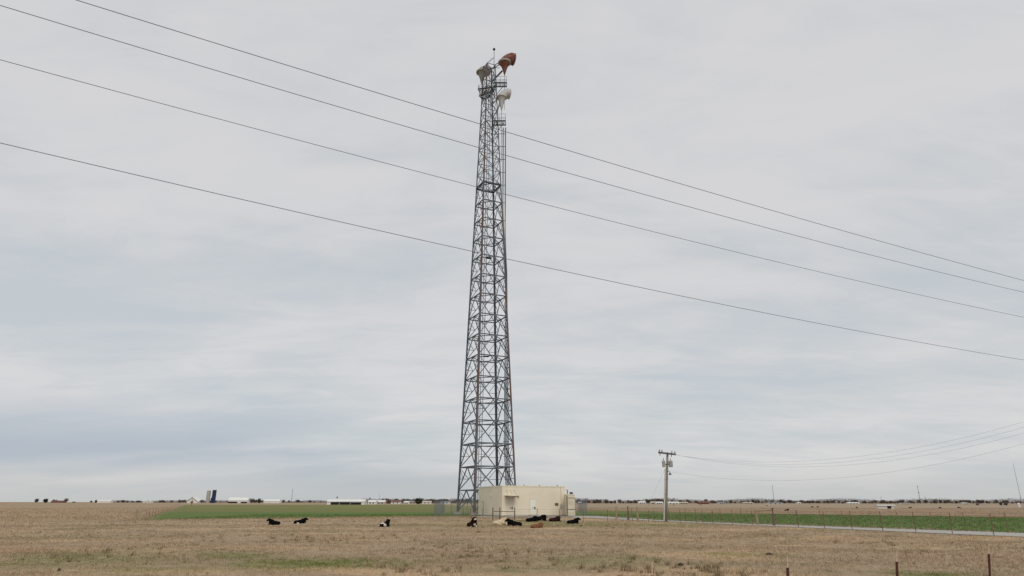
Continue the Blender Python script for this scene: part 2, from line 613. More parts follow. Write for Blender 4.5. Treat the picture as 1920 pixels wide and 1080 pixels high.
xs, ys = axis(-90, 90, 1.0, 9000), axis(4, 124, 1.0, 9000)
vv = [(x, y, gz(x, y) if -90 < x < 90 else 0.0) for y in ys for x in xs]
nx = len(xs)
ff = [(j * nx + i, j * nx + i + 1, (j + 1) * nx + i + 1, (j + 1) * nx + i) for j in range(len(ys) - 1) for i in range(nx - 1)]
q = MB()
q.v, q.f = vv, ff
tag(q.build('pasture_ground', M_PASTURE, smooth=True), kind='structure')


def sheet(name, pts, z, material, jit=0.0, seg=3.0):
    """a field laid on the ground, with an uneven edge"""
    out = []
    n = len(pts)
    for i in range(n):
        a, bb = Vector(pts[i][:2]), Vector(pts[(i + 1) % n][:2])
        k = max(1, min(90, int((bb - a).length / seg)))
        for j in range(k):
            p = a.lerp(bb, j / k)
            if j and jit:
                p += Vector((rnd.uniform(-jit, jit), rnd.uniform(-jit, jit)))
            out.append(Vector((p.x, p.y, z)))
    tris = tessellate_polygon([out])
    me = bpy.data.meshes.new(name)
    fs = []
    for t in tris:
        a, b_, c_ = (out[i] for i in t)
        fs.append(t if (b_ - a).cross(c_ - a).z > 0 else tuple(reversed(t)))
    me.from_pydata([tuple(p) for p in out], [], fs)
    me.materials.append(material)
    o = bpy.data.objects.new(name, me)
    C.objects.link(o)
    return tag(o, kind='structure')


wheat = [(-46.3, 88.0), (-30, 96.5), (-12.5, 107.5), (-5.2, 111.0), (-4.6, 114.5), (9.4, 114.5)] + lane_far + [(125, 18), (72.3, 99.6), (43.1, 135.5), (20.4, 192), (-25, 400), (-62, 560), (-231, 495)]
sheet('field_margin', [(-47.6, 85.9), (-30, 94.5), (-12.6, 105.6), (-12.8, 150), (-62, 568), (-240, 505)], 0.02, M_FENCE_D, 0.5)
sheet('wheat_field', wheat, 0.045, M_WHEAT, 0.35)
sheet('stubble_field', [(126, 20), (73.5, 100), (44, 136.5), (21.5, 193), (25, 255), (160, 235), (420, 160), (420, 20)], 0.03, M_STUBBLE, 0.6)
sheet('far_pasture', [(22, 262), (160, 242), (440, 168), (900, 330), (640, 640), (-40, 640)], 0.05, M_FARTAN, 1.5, 8)
sheet('gravel_lane', lane_far + lane_near + [(8.0, 100.5), (-3.2, 100.8), (-5.6, 107.5), (-5.4, 111.2), (-4.7, 114.4), (9.3, 114.4)], 0.03, M_GRAVEL, 0.22, 1.5)

# ------------------------------------------------------------------ grass blades standing on the pasture
lane_poly = [Vector((p[0], p[1])) for p in lane_far + lane_near + [(8.0, 100.5), (-3.2, 100.8), (-5.6, 107.5), (-5.4, 111.2), (-4.7, 114.4), (9.3, 114.4)]]


def inside_np(X, Y, poly):
    r = np.zeros(len(X), bool)
    n = len(poly)
    for i in range(n):
        x0, y0 = poly[i][0], poly[i][1]
        x1, y1 = poly[(i + 1) % n][0], poly[(i + 1) % n][1]
        if y0 == y1:
            continue
        t = (Y - y0) / (y1 - y0)
        r ^= ((y0 > Y) != (y1 > Y)) & (X < x0 + t * (x1 - x0))
    return r


gzv = np.vectorize(gz)


def blades(name, X, Y, Z, hgt, wid, per, material, label, spread):
    n = len(X)
    Xr, Yr, Zr, H_ = (np.repeat(a, per) for a in (X, Y, Z, hgt))
    k = len(Xr)
    ang = nrg.uniform(0, 2 * np.pi, k)
    off = nrg.uniform(0, 1, k) ** 0.7 * np.repeat(spread, per)
    oa = nrg.uniform(0, 2 * np.pi, k)
    bx, by = Xr + off * np.cos(oa), Yr + off * np.sin(oa)
    hh = H_ * nrg.uniform(0.5, 1.1, k)
    lean = hh * nrg.uniform(0.1, 1.3, k)
    w = np.repeat(wid, per) * nrg.uniform(0.6, 1.3, k)
    co = np.empty((k, 3, 3), np.float32)
    co[:, 0] = np.stack([bx + w * np.cos(ang), by + w * np.sin(ang), Zr - 0.01], 1)
    co[:, 1] = np.stack([bx - w * np.cos(ang), by - w * np.sin(ang), Zr - 0.01], 1)
    la = nrg.uniform(0, 2 * np.pi, k)
    co[:, 2] = np.stack([bx + lean * np.cos(la), by + lean * np.sin(la), Zr + hh], 1)
    me = bpy.data.meshes.new(name)
    me.vertices.add(3 * k)
    me.vertices.foreach_set('co', co.reshape(-1))
    me.loops.add(3 * k)
    me.loops.foreach_set('vertex_index', np.arange(3 * k, dtype=np.int32))
    me.polygons.add(k)
    me.polygons.foreach_set('loop_start', np.arange(0, 3 * k, 3, dtype=np.int32))
    me.polygons.foreach_set('loop_total', np.full(k, 3, np.int32))
    sh = me.attributes.new('shade', 'FLOAT', 'POINT')
    tuft = np.repeat(nrg.uniform(0, 1, n), per)
    sv = np.clip(0.55 * tuft + 0.45 * nrg.uniform(0, 1, k), 0, 1)
    sh.data.foreach_set('value', np.repeat(sv, 3).astype(np.float32))
    me.update(calc_edges=True)
    me.validate()
    me.materials.append(material)
    o = bpy.data.objects.new(name, me)
    C.objects.link(o)
    return tag(o, label, 'grass', kind='stuff')


bX, bY = [], []
for y0, y1, dens in ((14, 24, 34), (24, 34, 30), (34, 48, 15), (48, 70, 6.5), (70, 112, 2.8), (112, 170, 1.2), (170, 260, 0.35)):
    ymid = (y0 + y1) / 2
    half = y1 * 0.86 + 4
    n = int(2 * half * (y1 - y0) * dens)
    bX.append(nrg.uniform(-half, half, n))
    bY.append(nrg.uniform(y0, y1, n))
X, Y = np.concatenate(bX), np.concatenate(bY)
keep = ~inside_np(X, Y, lane_poly) & ~inside_np(X, Y, wheat) & ~inside_np(X + 0.35, Y + 0.25, lane_poly)
X, Y = X[keep], Y[keep]
fld = np.sin(X * 0.55 + 2 * np.sin(Y * 0.21)) * np.sin(Y * 0.6 + 1.7 * np.sin(X * 0.27)) + 0.6 * np.sin(X * 1.7 + Y * 0.4) * np.sin(Y * 1.9 - X * 0.6)
hg = np.clip(0.055 + 0.035 * fld + nrg.uniform(-0.015, 0.05, len(X)), 0.025, 0.2) * (1 + np.clip((Y - 40) / 120, 0, 0.5))
tall = nrg.uniform(0, 1, len(X)) > 0.985
hg[tall] *= 2.2
wd = np.clip(0.012 * Y / 24, 0.011, 0.09)
blades('dry_grass', X, Y, gzv(X, Y), hg, wd, 4, M_GRASS, 'short dry tan grass covering the whole pasture', np.clip(0.10 * Y / 24, 0.09, 0.6))

n = 26000
X, Y = nrg.uniform(-45, 75, n), nrg.uniform(45, 125, n)
keep = inside_np(X, Y, wheat)
X, Y = X[keep], Y[keep]
blades('young_wheat', X, Y, np.full(len(X), 0.045), np.full(len(X), 0.12), np.full(len(X), 0.035), 3, M_WHEATL, 'young green wheat growing in the fields beyond the lane', np.full(len(X), 0.25))

# taller dry grass and weeds along the edges of the wheat and the lane
eX, eY = [], []
for (ex0, ey0), (ex1, ey1), dn, sp in (((-46, 87), (-30, 95.4), 26, 0.7), ((-30, 95.4), (-12.5, 106.5), 26, 0.7), ((-46, 87), (-120, 250), 10, 0.8), ((23.6, 73.9), (36.9, 51.2), 4, 0.2),
                                     ((23.6, 73.9), (36.9, 51.2), 12, 0.25), ((13.2, 111.5), (23.6, 73.9), 12, 0.25), ((-3.6, 100.3), (8.0, 101.3), 14, 0.3), ((-12.4, 108), (-3.6, 100.3), 14, 0.3)):
    n = int(math.hypot(ex1 - ex0, ey1 - ey0) * dn)
    t = nrg.uniform(0, 1, n)
    eX.append(ex0 + (ex1 - ex0) * t + nrg.normal(0, sp, n))
    eY.append(ey0 + (ey1 - ey0) * t + nrg.normal(0, sp, n))
eX, eY = np.concatenate(eX), np.concatenate(eY)
blades('edge_grass', eX, eY, np.full(len(eX), 0.02), nrg.uniform(0.08, 0.30, len(eX)) ** 1.2, np.full(len(eX), 0.03), 4, M_GRASS, 'taller dry grass along the edges of the wheat and the lane', np.full(len(eX), 0.18))

# ------------------------------------------------------------------ tower
TX, TY, TZ = -4.47, 123.0, 0.15
TH = R(19.5)
tower = thing('lattice_tower', 'tall grey steel lattice tower with horn antennas, standing behind the cream building', 'tower', (TX, TY, TZ))
TO = Vector((TX, TY, TZ))
LEGD = {'front': Vector((-math.sin(TH), -math.cos(TH), 0)), 'right': Vector((math.cos(TH), -math.sin(TH), 0)),
        'back': Vector((math.sin(TH), math.cos(TH), 0)), 'left': Vector((-math.cos(TH), math.sin(TH), 0))}
ORD = ['front', 'right', 'back', 'left']
ZTOP = 92.0


def axis_at(z):
    return Vector((TX - 0.42 * z / ZTOP, TY, z))


def leg(k, z):
    return axis_at(z) + LEGD[k] * ((5.27 - 0.0437 * z) / math.cos(TH))


for k in ORD:
    qb = MB()
    zs = [TZ + 0.05, 20, 40, 63, ZTOP]
    ws = [0.33, 0.31, 0.27, 0.21, 0.16]
    u = LEGD[k]
    wv = Vector((-u.y, u.x, 0))
    # an angle section: two flanges meeting on the outer edge
    for s in (-1, 1):
        fd = (wv * s - u).normalized()
        for i in range(4):
            p, pn = leg(k, zs[i]), leg(k, zs[i + 1])
            vs_ = []
            for pp, w in ((p, ws[i]), (pn, ws[i + 1])):
                a = pp + u * w * 0.35
                bq = a + fd * w
                nn = Vector((-fd.y, fd.x, 0)) * (0.05 if s > 0 else -0.05)
                vs_ += [a, bq, bq - nn, a - nn]
            fs_ = [(0, 1, 5, 4), (1, 2, 6, 5), (2, 3, 7, 6), (3, 0, 4, 7), (3, 2, 1, 0), (4, 5, 6, 7)]
            qb.add(vs_, fs_)
    # core so that the leg reads as solid from every side
    for i in range(4):
        qb.tube(leg(k, zs[i]), leg(k, zs[i + 1]), ws[i] * 0.36, ws[i + 1] * 0.36, 6, False)
    qb.build('leg', M_RUST if k in ('front', 'right') else M_STEEL, tower, TO)
    f0 = leg(k, 0)
    MB().box((f0.x, f0.y, 0.18), (1.3, 1.3, 0.55), TH, 0.9).build('footing', M_CONC, tower, TO)

rings = [4.1 + 3.935 * i for i in range(16)]
lower = [TZ + 0.45] + rings
for i, z in enumerate(rings):
    big_ring = i == 15
    for j in range(4):
        a, bq = leg(ORD[j], z), leg(ORD[(j + 1) % 4], z)
        bar('horizontal_strut', a, bq, 0.18 if not big_ring else 0.28, M_STEEL_D if big_ring else M_STEEL, tower, 0.18 if i < 15 else 0.32, TO)
        c1 = (leg(ORD[j], z) + leg(ORD[(j + 1) % 4], z)) / 2
        c2 = (leg(ORD[(j + 1) % 4], z) + leg(ORD[(j + 2) % 4], z)) / 2
        bar('plan_brace', c1 - Vector((0, 0, 0.03)), c2 - Vector((0, 0, 0.03)), 0.12, M_STEEL, tower, 0.12, TO)
for i in range(len(lower) - 1):
    z0, z1 = lower[i], lower[i + 1]
    dw = 0.145 - 0.0035 * i
    for j in range(4):
        A0, B0 = leg(ORD[j], z0), leg(ORD[(j + 1) % 4], z0)
        A1, B1 = leg(ORD[j], z1), leg(ORD[(j + 1) % 4], z1)
        ap = (A1 + B1) / 2
        for (f0, f1) in ((A0, A1), (B0, B1)):
            bar('diagonal_brace', ap, f0, dw, M_STEEL, tower, dw, TO)
            mid = (ap + f0) / 2
            bar('redundant_strut', (f0 + f1) / 2, mid, 0.075, M_STEEL, tower, 0.075, TO)
            bar('redundant_brace', f1, mid, 0.075, M_STEEL, tower, 0.075, TO)
upper = [rings[-1] + (ZTOP - rings[-1]) * i / 10 for i in range(11)]
for i in range(10):
    z0, z1 = upper[i], upper[i + 1]
    for j in range(4):
        A0, B0 = leg(ORD[j], z0), leg(ORD[(j + 1) % 4], z0)
        A1, B1 = leg(ORD[j], z1), leg(ORD[(j + 1) % 4], z1)
        bar('diagonal_brace', A0, B1, 0.095, M_STEEL, tower, 0.08, TO)
        bar('diagonal_brace', B0 + Vector((0, 0, 0.02)), A1, 0.095, M_STEEL, tower, 0.07, TO)
        bar('horizontal_strut', A1, B1, 0.10, M_STEEL, tower, 0.10, TO)

# climbing ladder inside the front-right face, with rest landings
lad = MB()
def ladp(z, s):
    a, bq = leg('front', z), leg('right', z)
    d = (bq - a).normalized()
    n_ = Vector((-d.y, d.x, 0)) * 0.5
    return a + d * (0.75 + s) + n_
for s in (0.0, 0.5):
    lad.path([ladp(z, s) for z in (0.4, 30, 62, 91)], 0.05, 5)
z = 0.8
while z < 91:
    lad.tube(ladp(z, 0), ladp(z, 0.5), 0.022, n=4)
    z += 0.42
lad.build('ladder', M_STEEL, tower, TO)
for z in (5.6, 9.6, 27.5, 47.0):
    p = ladp(z, 0.9)
    MB().box((p.x, p.y, z), (1.1, 0.9, 0.08), TH).build('rest_landing', M_STEEL_D, tower, TO)

# waveguide ladder and runs near the right leg, then up the outside of the right leg
def wg(z, k):
    a = leg('right', z)
    run = Vector((-1.6 + 0.24 * k, 0.2 + 0.12 * (k % 2), 0)) * (1.0 if z < 12 else max(0.0, 1 - (z - 12) / 32))
    out = (0.02, 0.16, 0.50, 0.62)[k]
    p = a + run
    if z > 12:
        p.x = max(a.x + run.x + (0.06 + 0.1 * k) * min(1, (z - 12) / 32), leg('right', 50).x - 0.3 + out)
        if z < 44:
            p.x = a.x + run.x + (0.06 + 0.1 * k) * (z - 12) / 32
    return p


for k in range(4):
    MB().path([wg(z, k) for z in (1.2, 6, 12, 20, 28, 36, 43.9, 47, 52, 58, 64, 70, 76.5)], [0.08] * 4 + [0.05] * 9, 6).build('waveguide', M_STEEL_D, tower, TO)
for z in np.arange(2, 13, 1.3):
    bar('waveguide_bracket', wg(z, 0) - Vector((0.25, 0, 0)), wg(z, 3) + Vector((0.15, 0, 0)), 0.08, M_STEEL_D, tower, 0.08, TO)
for z in rings[2:] + [66.0, 69.0, 72.0, 75.0]:
    bar('waveguide_bracket', leg('right', z), wg(z, 3) + Vector((0.05, 0, 0)), 0.09, M_STEEL_D, tower, 0.09, TO)

# obstruction mast on the top
tl = leg('back', ZTOP) - Vector((0.2, 0.4, 0))
mt = AT(926.4, 93.5, tl.y)
MB().path([(mt.x + 0.1, tl.y, 84.5), (mt.x + 0.05, tl.y, 90), (mt.x, tl.y, mt.z)], [0.11, 0.09, 0.06], 6).build('mast', M_STEEL, tower, TO)
MB().lathe((mt.x, tl.y, mt.z - 0.1), [(0.10, 0), (0.26, 0.08), (0.30, 0.25), (0.24, 0.45), (0.08, 0.58)], 12).build('beacon', M_BEACON, tower, TO, True)
for tgt in (leg('left', ZTOP), leg('front', ZTOP)):
    bar('mast_stay', (mt.x + 0.03, tl.y, ZTOP + 3.0), tgt, 0.07, M_STEEL, tower, 0.07, TO)
bar('mast_stay', leg('left', ZTOP), leg('left', ZTOP) + Vector((3.4, 0.5, 0.3)), 0.10, M_STEEL, tower, 0.10, TO)


def platform(p0, p1, dep, z, rail, label=None):
    """grated service platform from p0 to p1 (x,y), railing on the open sides"""
    p0, p1 = Vector((*p0, z)), Vector((*p1, z))
    d = (p1 - p0)
    n_ = Vector((-d.y, d.x, 0)).normalized() * dep
    c_ = (p0 + p1) / 2 + n_ / 2
    a = math.atan2(d.y, d.x)
    fr = MB()
    cs = [p0, p1, p1 + n_, p0 + n_]
    for i in range(4):
        m0 = (cs[i] + cs[(i + 1) % 4]) / 2
        e_ = cs[(i + 1) % 4] - cs[i]
        fr.box(m0, (e_.length + (0.16 if i % 2 == 0 else -0.16), 0.14, 0.24), math.atan2(e_.y, e_.x))
    kk = int(d.length / 0.3)
    for i in range(1, kk):
        m0 = p0 + d * (i / kk) + n_ * 0.5
        fr.box(m0 + Vector((0, 0, 0.03)), (0.12, dep - 0.15, 0.08), a)
    pl = fr.build('platform', M_STEEL_D, tower, TO)
    qb = MB()
    cs = [p0, p1, p1 + n_, p0 + n_]
    for i in range(4):
        qa, qc = cs[i], cs[(i + 1) % 4]
        kk = max(1, int((qc - qa).length / 1.1))
        for s in range(kk):
            pp = qa.lerp(qc, s / kk)
            qb.tube(pp, pp + Vector((0, 0, rail)), 0.035, n=5)
        for hgt in (rail, rail * 0.5):
            qb.tube(qa + Vector((0, 0, hgt)), qc + Vector((0, 0, hgt)), 0.035, n=5)
    rl = qb.build('railing', M_STEEL, pl, TO)
    # struts down to the tower
    for s in (0.15, 0.85):
        p = p0.lerp(p1, s) + n_ * 0.5
        t = axis_at(z - 2.6) + (p - axis_at(z)) * 0.35
        t.z = z - 2.6
        bar('platform_strut', p, t, 0.10, M_STEEL, tower, 0.10, TO)
    return pl


def zpx(py, px=925, Y=TY):
    return AT(px, py, Y).z


ax = axis_at(85)
zp1, zp2, zp3 = zpx(163), zpx(176), zpx(236)
platform((ax.x + 1.0, TY - 1.6), (ax.x + 3.7, TY - 1.6), 1.5, zp1, 1.5)
platform((ax.x - 2.3, TY - 1.2), (ax.x + 0.6, TY - 1.9), 1.6, zp2 + 0.4, 0.9)
platform((ax.x - 2.1, TY - 0.6), (ax.x - 0.3, TY - 1.4), 1.4, zp2 - 0.8, 0.8)
platform((ax.x + 0.9, TY - 2.0), (ax.x + 3.5, TY - 2.0), 1.7, zp3, 1.6)


# ------------------------------------------------------------------ horn antennas
def horn(label, cpx, apex_y, collar_y, Y, r, face, m_body, m_cone, m_cover, shroud=0.8, legs=None, mount=1.0):
    ap = AT(cpx, apex_y, Y)
    top = AT(cpx, collar_y, Y)
    zc = top.z
    cxx, cyy = ap.x, Y
    root = thing('horn_antenna', label, 'antenna', (cxx, cyy, ap.z), 0, 'horn antennas on the lattice tower')
    o = Vector((cxx, cyy, ap.z))
    h = zc - ap.z
    MB().lathe(o, [(0.07, 0), (0.09, 0.05), (r * 0.40, h * 0.5), (r * 0.78, h * 0.93), (r * 0.9, h * 0.99)], 28).build('cone', m_cone, root, o, True)
    MB().lathe(o, [(r * 0.90, h * 0.93), (r * 1.08, h * 0.94), (r * 1.08, h * 1.02), (r * 0.9, h * 1.03)], 28).build('collar', M_COVER if m_body is M_HORN_R else m_body, root, o)
    d = Vector((face[0], face[1], 0)).normalized()
    side = Vector((-d.y, d.x, 0))
    up = Vector((0, 0, 1))
    hinge = Vector((cxx, cyy, zc)) + d * r * 1.04
    n, K = 28, 7
    vs_, fs_ = [], []
    ringc = []
    # slanted reflector hood: sections turn from the level collar to the upright aperture
    for kk in range(K + 2):
        t = min(1.0, kk / K)
        a = t * math.pi / 2
        e = (-d) * math.cos(a) + up * math.sin(a)
        # mitre the back: stretch the section towards the outer corner
        st = 1.0 / (math.cos(a) + math.sin(a))
        st = 1 + (st - 1) * 0.62
        extra = d * shroud if kk > K else Vector((0, 0, 0))
        for i in range(n):
            ph = 2 * math.pi * i / n
            along = 1.04 + math.cos(ph)          # distance from the hinge, in radii
            vs_.append(hinge + extra + e * (r * along * (st if along > 1.04 else 1 + (st - 1) * along / 1.04)) + side * (r * math.sin(ph)))
    for kk in range(K + 1):
        for i in range(n):
            fs_.append((kk * n + i, kk * n + (i + 1) % n, (kk + 1) * n + (i + 1) % n, (kk + 1) * n + i))
    MB().add(vs_, fs_).build('hood', m_body, root, o, True)
    # aperture cover, slightly domed
    cc = hinge + d * shroud + up * r * 1.04
    cv, cf = [], []
    for (rr, out) in ((1.0, 0.0), (1.05, 0.02), (1.05, 0.10), (0.7, 0.16), (0.3, 0.19)):
        for i in range(n):
            ph = 2 * math.pi * i / n
            cv.append(cc + d * out + (up * math.cos(ph) + side * math.sin(ph)) * r * rr)
    for kk in range(4):
        for i in range(n):
            cf.append((kk * n + i, kk * n + (i + 1) % n, (kk + 1) * n + (i + 1) % n, (kk + 1) * n + i))
    cf.append(tuple(range(4 * n, 5 * n)))
    MB().add(cv, cf).build('aperture_cover', m_cover, root, o)
    # mounting frame back to the tower
    if legs:
        for (k, dz0, dz1, tt) in legs:
            t = leg(k, zc + dz1)
            s = Vector((cxx, cyy, zc + dz0)) + (t - Vector((cxx, cyy, t.z))).normalized() * r * tt
            s.z = zc + dz0
            bar('mount_strut', s, t, 0.13, M_STEEL_D, root, 0.13, o)
    # waveguide from the throat down
    MB().tube((cxx, cyy, ap.z + 0.02), (cxx, cyy, ap.z - mount), 0.055, n=8).build('waveguide', M_GUIDE, root, o)
    return root


horn('rust red horn antenna facing right at the top of the lattice tower', 946, 141, 117, TY - 0.6, 1.3, (1, 0.42), M_HORN_R, M_HORN_R, M_COVER, 0.75,
     [('right', 0.0, -0.5, 1.0), ('back', 0.0, -0.4, 1.0), ('right', -2.0, -3.6, 0.4), ('back', -2.0, -3.6, 0.4)], 8.5)
horn('weathered grey horn antenna facing away, behind the upper legs of the lattice tower', 903.5, 160, 135.5, TY + 2.9, 1.2, (0.75, 1), M_HORN_G, M_HORN_G, M_HORN_G, 0.5,
     [('left', 0.0, -0.2, 1.0), ('back', 0.0, -0.2, 1.0), ('left', -2.0, -3.4, 0.4), ('back', -2.0, -3.4, 0.4)], 14)
horn('white horn antenna facing right, below the rust red one on the lattice tower', 940.5, 208, 182, TY - 0.3, 1.08, (1, 0.35), M_HORN_W, M_HORN_W, M_COVER, 0.55,
     [('right', 0.0, -0.3, 1.0), ('back', 0.0, -0.3, 1.0), ('right', -1.6, -4.0, 0.5), ('back', -1.6, -4.0, 0.4)], 12)
# small dish on the left platform
dz = AT(900.5, 176, TY - 1.6)
dd = thing('dish_antenna', 'small pale round dish antenna on the upper left platform of the lattice tower', 'antenna', dz)
MB().lathe((0, 0, 0), [(0.04, -0.28), (0.35, -0.2), (0.6, 0.0), (0.62, 0.10), (0.6, 0.12), (0.1, 0.16)], 18).build('dish', M_HORN_W, dd, smooth=True).rotation_euler = (0, R(-80), R(20))
MB().tube((0.2, 0, -0.5), (0.2, 0, 0.7), 0.06).build('bracket', M_STEEL_D, dd)

# ------------------------------------------------------------------ equipment building
BX, BY, BZ = -1.50, 106.0, 0.16
BYAW = R(22.5)
u1 = Vector((math.cos(BYAW), math.sin(BYAW), 0))       # along the front wall
u2 = Vector((-math.sin(BYAW), math.cos(BYAW), 0))      # along the left wall, away
ra, rb = ray(1060, 940), ray(897, 940)
tr_ = ra[0] / ra[1]
BW = (tr_ * BY - BX) / (u1.x - tr_ * u1.y)
tl_ = rb[0] / rb[1]
BL = (tl_ * BY - BX) / (u2.x - tl_ * u2.y)
BHT = AT(942, 911.5, BY).z - BZ
bld = thing('equipment_building', 'windowless flat-roofed cream equipment building at the foot of the lattice tower', 'building', (BX, BY, BZ), BYAW)


def lb(u, v, z):
    return (u, v, z)


MB().box((BW / 2, BL / 2, BHT / 2), (BW, BL, BHT)).build('wall', M_WALL, bld)
rf = MB().box((BW / 2, BL / 2, BHT + 0.02), (BW + 0.10, BL + 0.10, 0.16)).build('roof', M_TRIM, bld)
MB().box((BW / 2 + 0.8, 0.9, BHT + 0.16), (BW * 0.55, 0.5, 0.10)).build('roof_curb', M_WHITE, rf)
MB().box((BW / 2, BL / 2, -0.02), (BW + 0.5, BL + 0.5, 0.14)).build('foundation', M_CONC, bld)


def front_u(px):
    r = ray(px, 940)
    t = r[0] / r[1]
    return (t * BY - BX) / (u1.x - t * u1.y)


def door(px0, px1, topy, material, hs):
    a, c_ = front_u(px0), front_u(px1)
    p = Vector((BX, BY, BZ)) + u1 * (a + c_) / 2
    h = AT((px0 + px1) / 2, topy, p.y).z - BZ
    d = MB().box(((a + c_) / 2, -0.02, h / 2 + 0.06), (c_ - a, 0.08, h - 0.1)).build('door', material, bld)
    fr = MB()
    fr.box((a - 0.04, -0.03, h / 2 + 0.05), (0.07, 0.13, h)).box((c_ + 0.04, -0.03, h / 2 + 0.05), (0.07, 0.13, h)).box(((a + c_) / 2, -0.03, h + 0.08), (c_ - a + 0.16, 0.125, 0.07))
    fr.build('frame', M_TRIM, d)
    qh = MB()
    qh.box((c_ - 0.18 if hs > 0 else a + 0.18, -0.10, 1.1), (0.16, 0.1, 0.32))
    qh.box((c_ - 0.5 if hs > 0 else a + 0.5, -0.08, 1.12), (0.10, 0.06, 0.14))
    qh.build('handle', M_DARK, d)
    MB().box(((a + c_) / 2, -0.62, -0.03), (c_ - a + 0.9, 1.1, 0.18)).build('step', M_CONC, bld)
    return a, c_, h


a1, c1, h1 = door(948.5, 961.8, 933.2, M_DOOR, 1)
a2, c2, h2 = door(994.2, 1004.2, 936.0, M_DOORW, 1)
ca, cc_ = front_u(946), front_u(966.5)
hcan = h1 + 0.22
cn = MB().box(((ca + cc_) / 2, -0.7, hcan + 0.10), (cc_ - ca, 1.4, 0.12)).build('door_canopy', M_TRIM, bld)
MB().box(((ca + cc_) / 2, -0.68, hcan - 0.05), (cc_ - ca - 0.12, 1.3, 0.18)).build('soffit_shade', M_BROWNSIGN, cn)  # brown underside box, its colour standing in for the shadow below the canopy
for uu in (ca + 0.25, (ca + cc_) / 2, cc_ - 0.25):
    MB().tube((uu, -0.9, hcan + 0.16), (uu, -0.005, hcan + 0.95), 0.018, n=5).build('tie_rod', M_STEEL, cn)
    MB().box((uu, -0.03, hcan + 0.98), (0.10, 0.06, 0.22)).build('anchor_plate', M_TRIM, cn)
lu = front_u(971.5)
MB().box((lu, -0.09, h1 + 0.15), (0.22, 0.18, 0.22), 0, 0.7).build('wall_lamp', M_BROWNSIGN, bld)
su0, su1 = front_u(1040.3), front_u(1046.6)
sp_ = Vector((BX, BY, BZ)) + u1 * su0
sz0, sz1 = AT(1043, 948, sp_.y).z - BZ, AT(1043, 943, sp_.y).z - BZ
vt = MB().box(((su0 + su1) / 2, -0.03, (sz0 + sz1) / 2), (su1 - su0, 0.06, sz1 - sz0)).build('wall_vent', M_BROWNSIGN, bld)
for s in range(4):
    MB().box(((su0 + su1) / 2, -0.075, sz0 + (s + 0.6) * (sz1 - sz0) / 4.4), (su1 - su0 - 0.05, 0.03, 0.05)).build('slat', M_WOOD, vt)
MB().box((front_u(1059), -0.03, BHT * 0.5), (0.10, 0.06, BHT * 0.96)).build('downpipe', M_TRIM, bld)
for uu in (0.33, 0.66):
    MB().box((BW * uu, -0.008, BHT / 2), (0.035, 0.02, BHT - 0.1)).build('wall_joint', M_TRIM, bld)
MB().box((front_u(1052), -0.10, 1.35), (0.34, 0.2, 0.55)).build('meter_box', M_CAN, bld)
MB().tube((front_u(1052), -0.06, 1.6), (front_u(1052), -0.06, BHT - 0.1), 0.035, n=6).build('conduit', M_PVC, bld)
MB().box((-0.03, BL * 0.45, BHT * 0.72), (0.06, 0.7, 0.45)).build('wall_louvre', M_TRIM, bld)
for k_, uu in enumerate((front_u(983), front_u(1012), front_u(1046))):
    MB().box((uu, 0.1, BHT + 0.16), (0.14, 0.2, 0.12)).build('flashing_clip', M_STEEL, rf)

# generator enclosure right of the building, with a gate frame in front
er0, er1 = AT(1062.5, 967, 107.5), AT(1078.5, 967, 107.5)
ew = er1.x - er0.x
ezt = AT(1070, 929.5, 107.5).z
enc = thing('equipment_enclosure', 'small cream equipment enclosure against the right end of the cream building', 'enclosure', (er0.x, 107.5, 0.16))
MB().box((ew / 2, 1.6, ezt / 2), (ew, 3.2, ezt)).build('wall', M_WALL, enc)
er = MB().box((ew / 2, 1.6, ezt + 0.03), (ew + 0.08, 3.3, 0.1)).build('roof', M_TRIM, enc)
MB().tube((0.25, 0.6, ezt), (0.25, 0.6, ezt + 0.65), 0.07).tube((0.25, 0.6, ezt + 0.6), (0.12, 0.4, ezt + 0.72), 0.06).build('exhaust_pipe', M_WOOD, er)
MB().lathe((0.85, 0.7, ezt), [(0.22, 0), (0.22, 0.2), (0.3, 0.22), (0.28, 0.34), (0.05, 0.4)], 12).build('roof_vent', M_STEEL_D, er)
gate = thing('pipe_gate', 'brown pipe gate with two rails in front of the cream enclosure', 'gate', (er0.x, 106.9, 0.15))
MB().box((0.06, 0, ezt / 2 - 0.05), (0.17, 0.17, ezt - 0.15)).build('post', M_WOOD, gate)
for zf in (0.30, 0.84):
    MB().tube((0.1, 0, ezt * zf), (ew, 0, ezt * zf), 0.05).build('rail', M_WOOD, gate)
MB().tube((ew, 0, 0), (ew, 0, ezt * 0.86), 0.05).build('post', M_WOODL, gate)


# ------------------------------------------------------------------ chain link fence round the compound
def link_fence(label, pts, hgt=2.15):
    root = thing('chain_link_fence', label, 'fence', (pts[0][0], pts[0][1], 0.15), 0, 'chain link fences round the tower compound')
    o = Vector((pts[0][0], pts[0][1], 0.15))
    for i in range(len(pts) - 1):
        a, bq = Vector((*pts[i], 0.15)), Vector((*pts[i + 1], 0.15))
        n_ = max(1, round((bq - a).length / 3.0))
        for s in range(n_ + (1 if i == len(pts) - 2 else 0)):
            p = a.lerp(bq, s / n_)
            MB().tube(p, p + Vector((0, 0, hgt)), 0.04, n=8).build('post', M_STEEL, root, o)
        MB().tube(a + Vector((0, 0, hgt - 0.02)), bq + Vector((0, 0, hgt - 0.02)), 0.025, n=6).build('top_rail', M_STEEL, root, o)
        t = (bq - a).normalized()
        nn = Vector((-t.y, t.x, 0)) * 0.06
        MB().add([a + nn, bq + nn, bq + nn + Vector((0, 0, hgt)), a + nn + Vector((0, 0, hgt))], [(0, 1, 2, 3)]).build('wire_mesh', M_LINK, root, o)
    return root


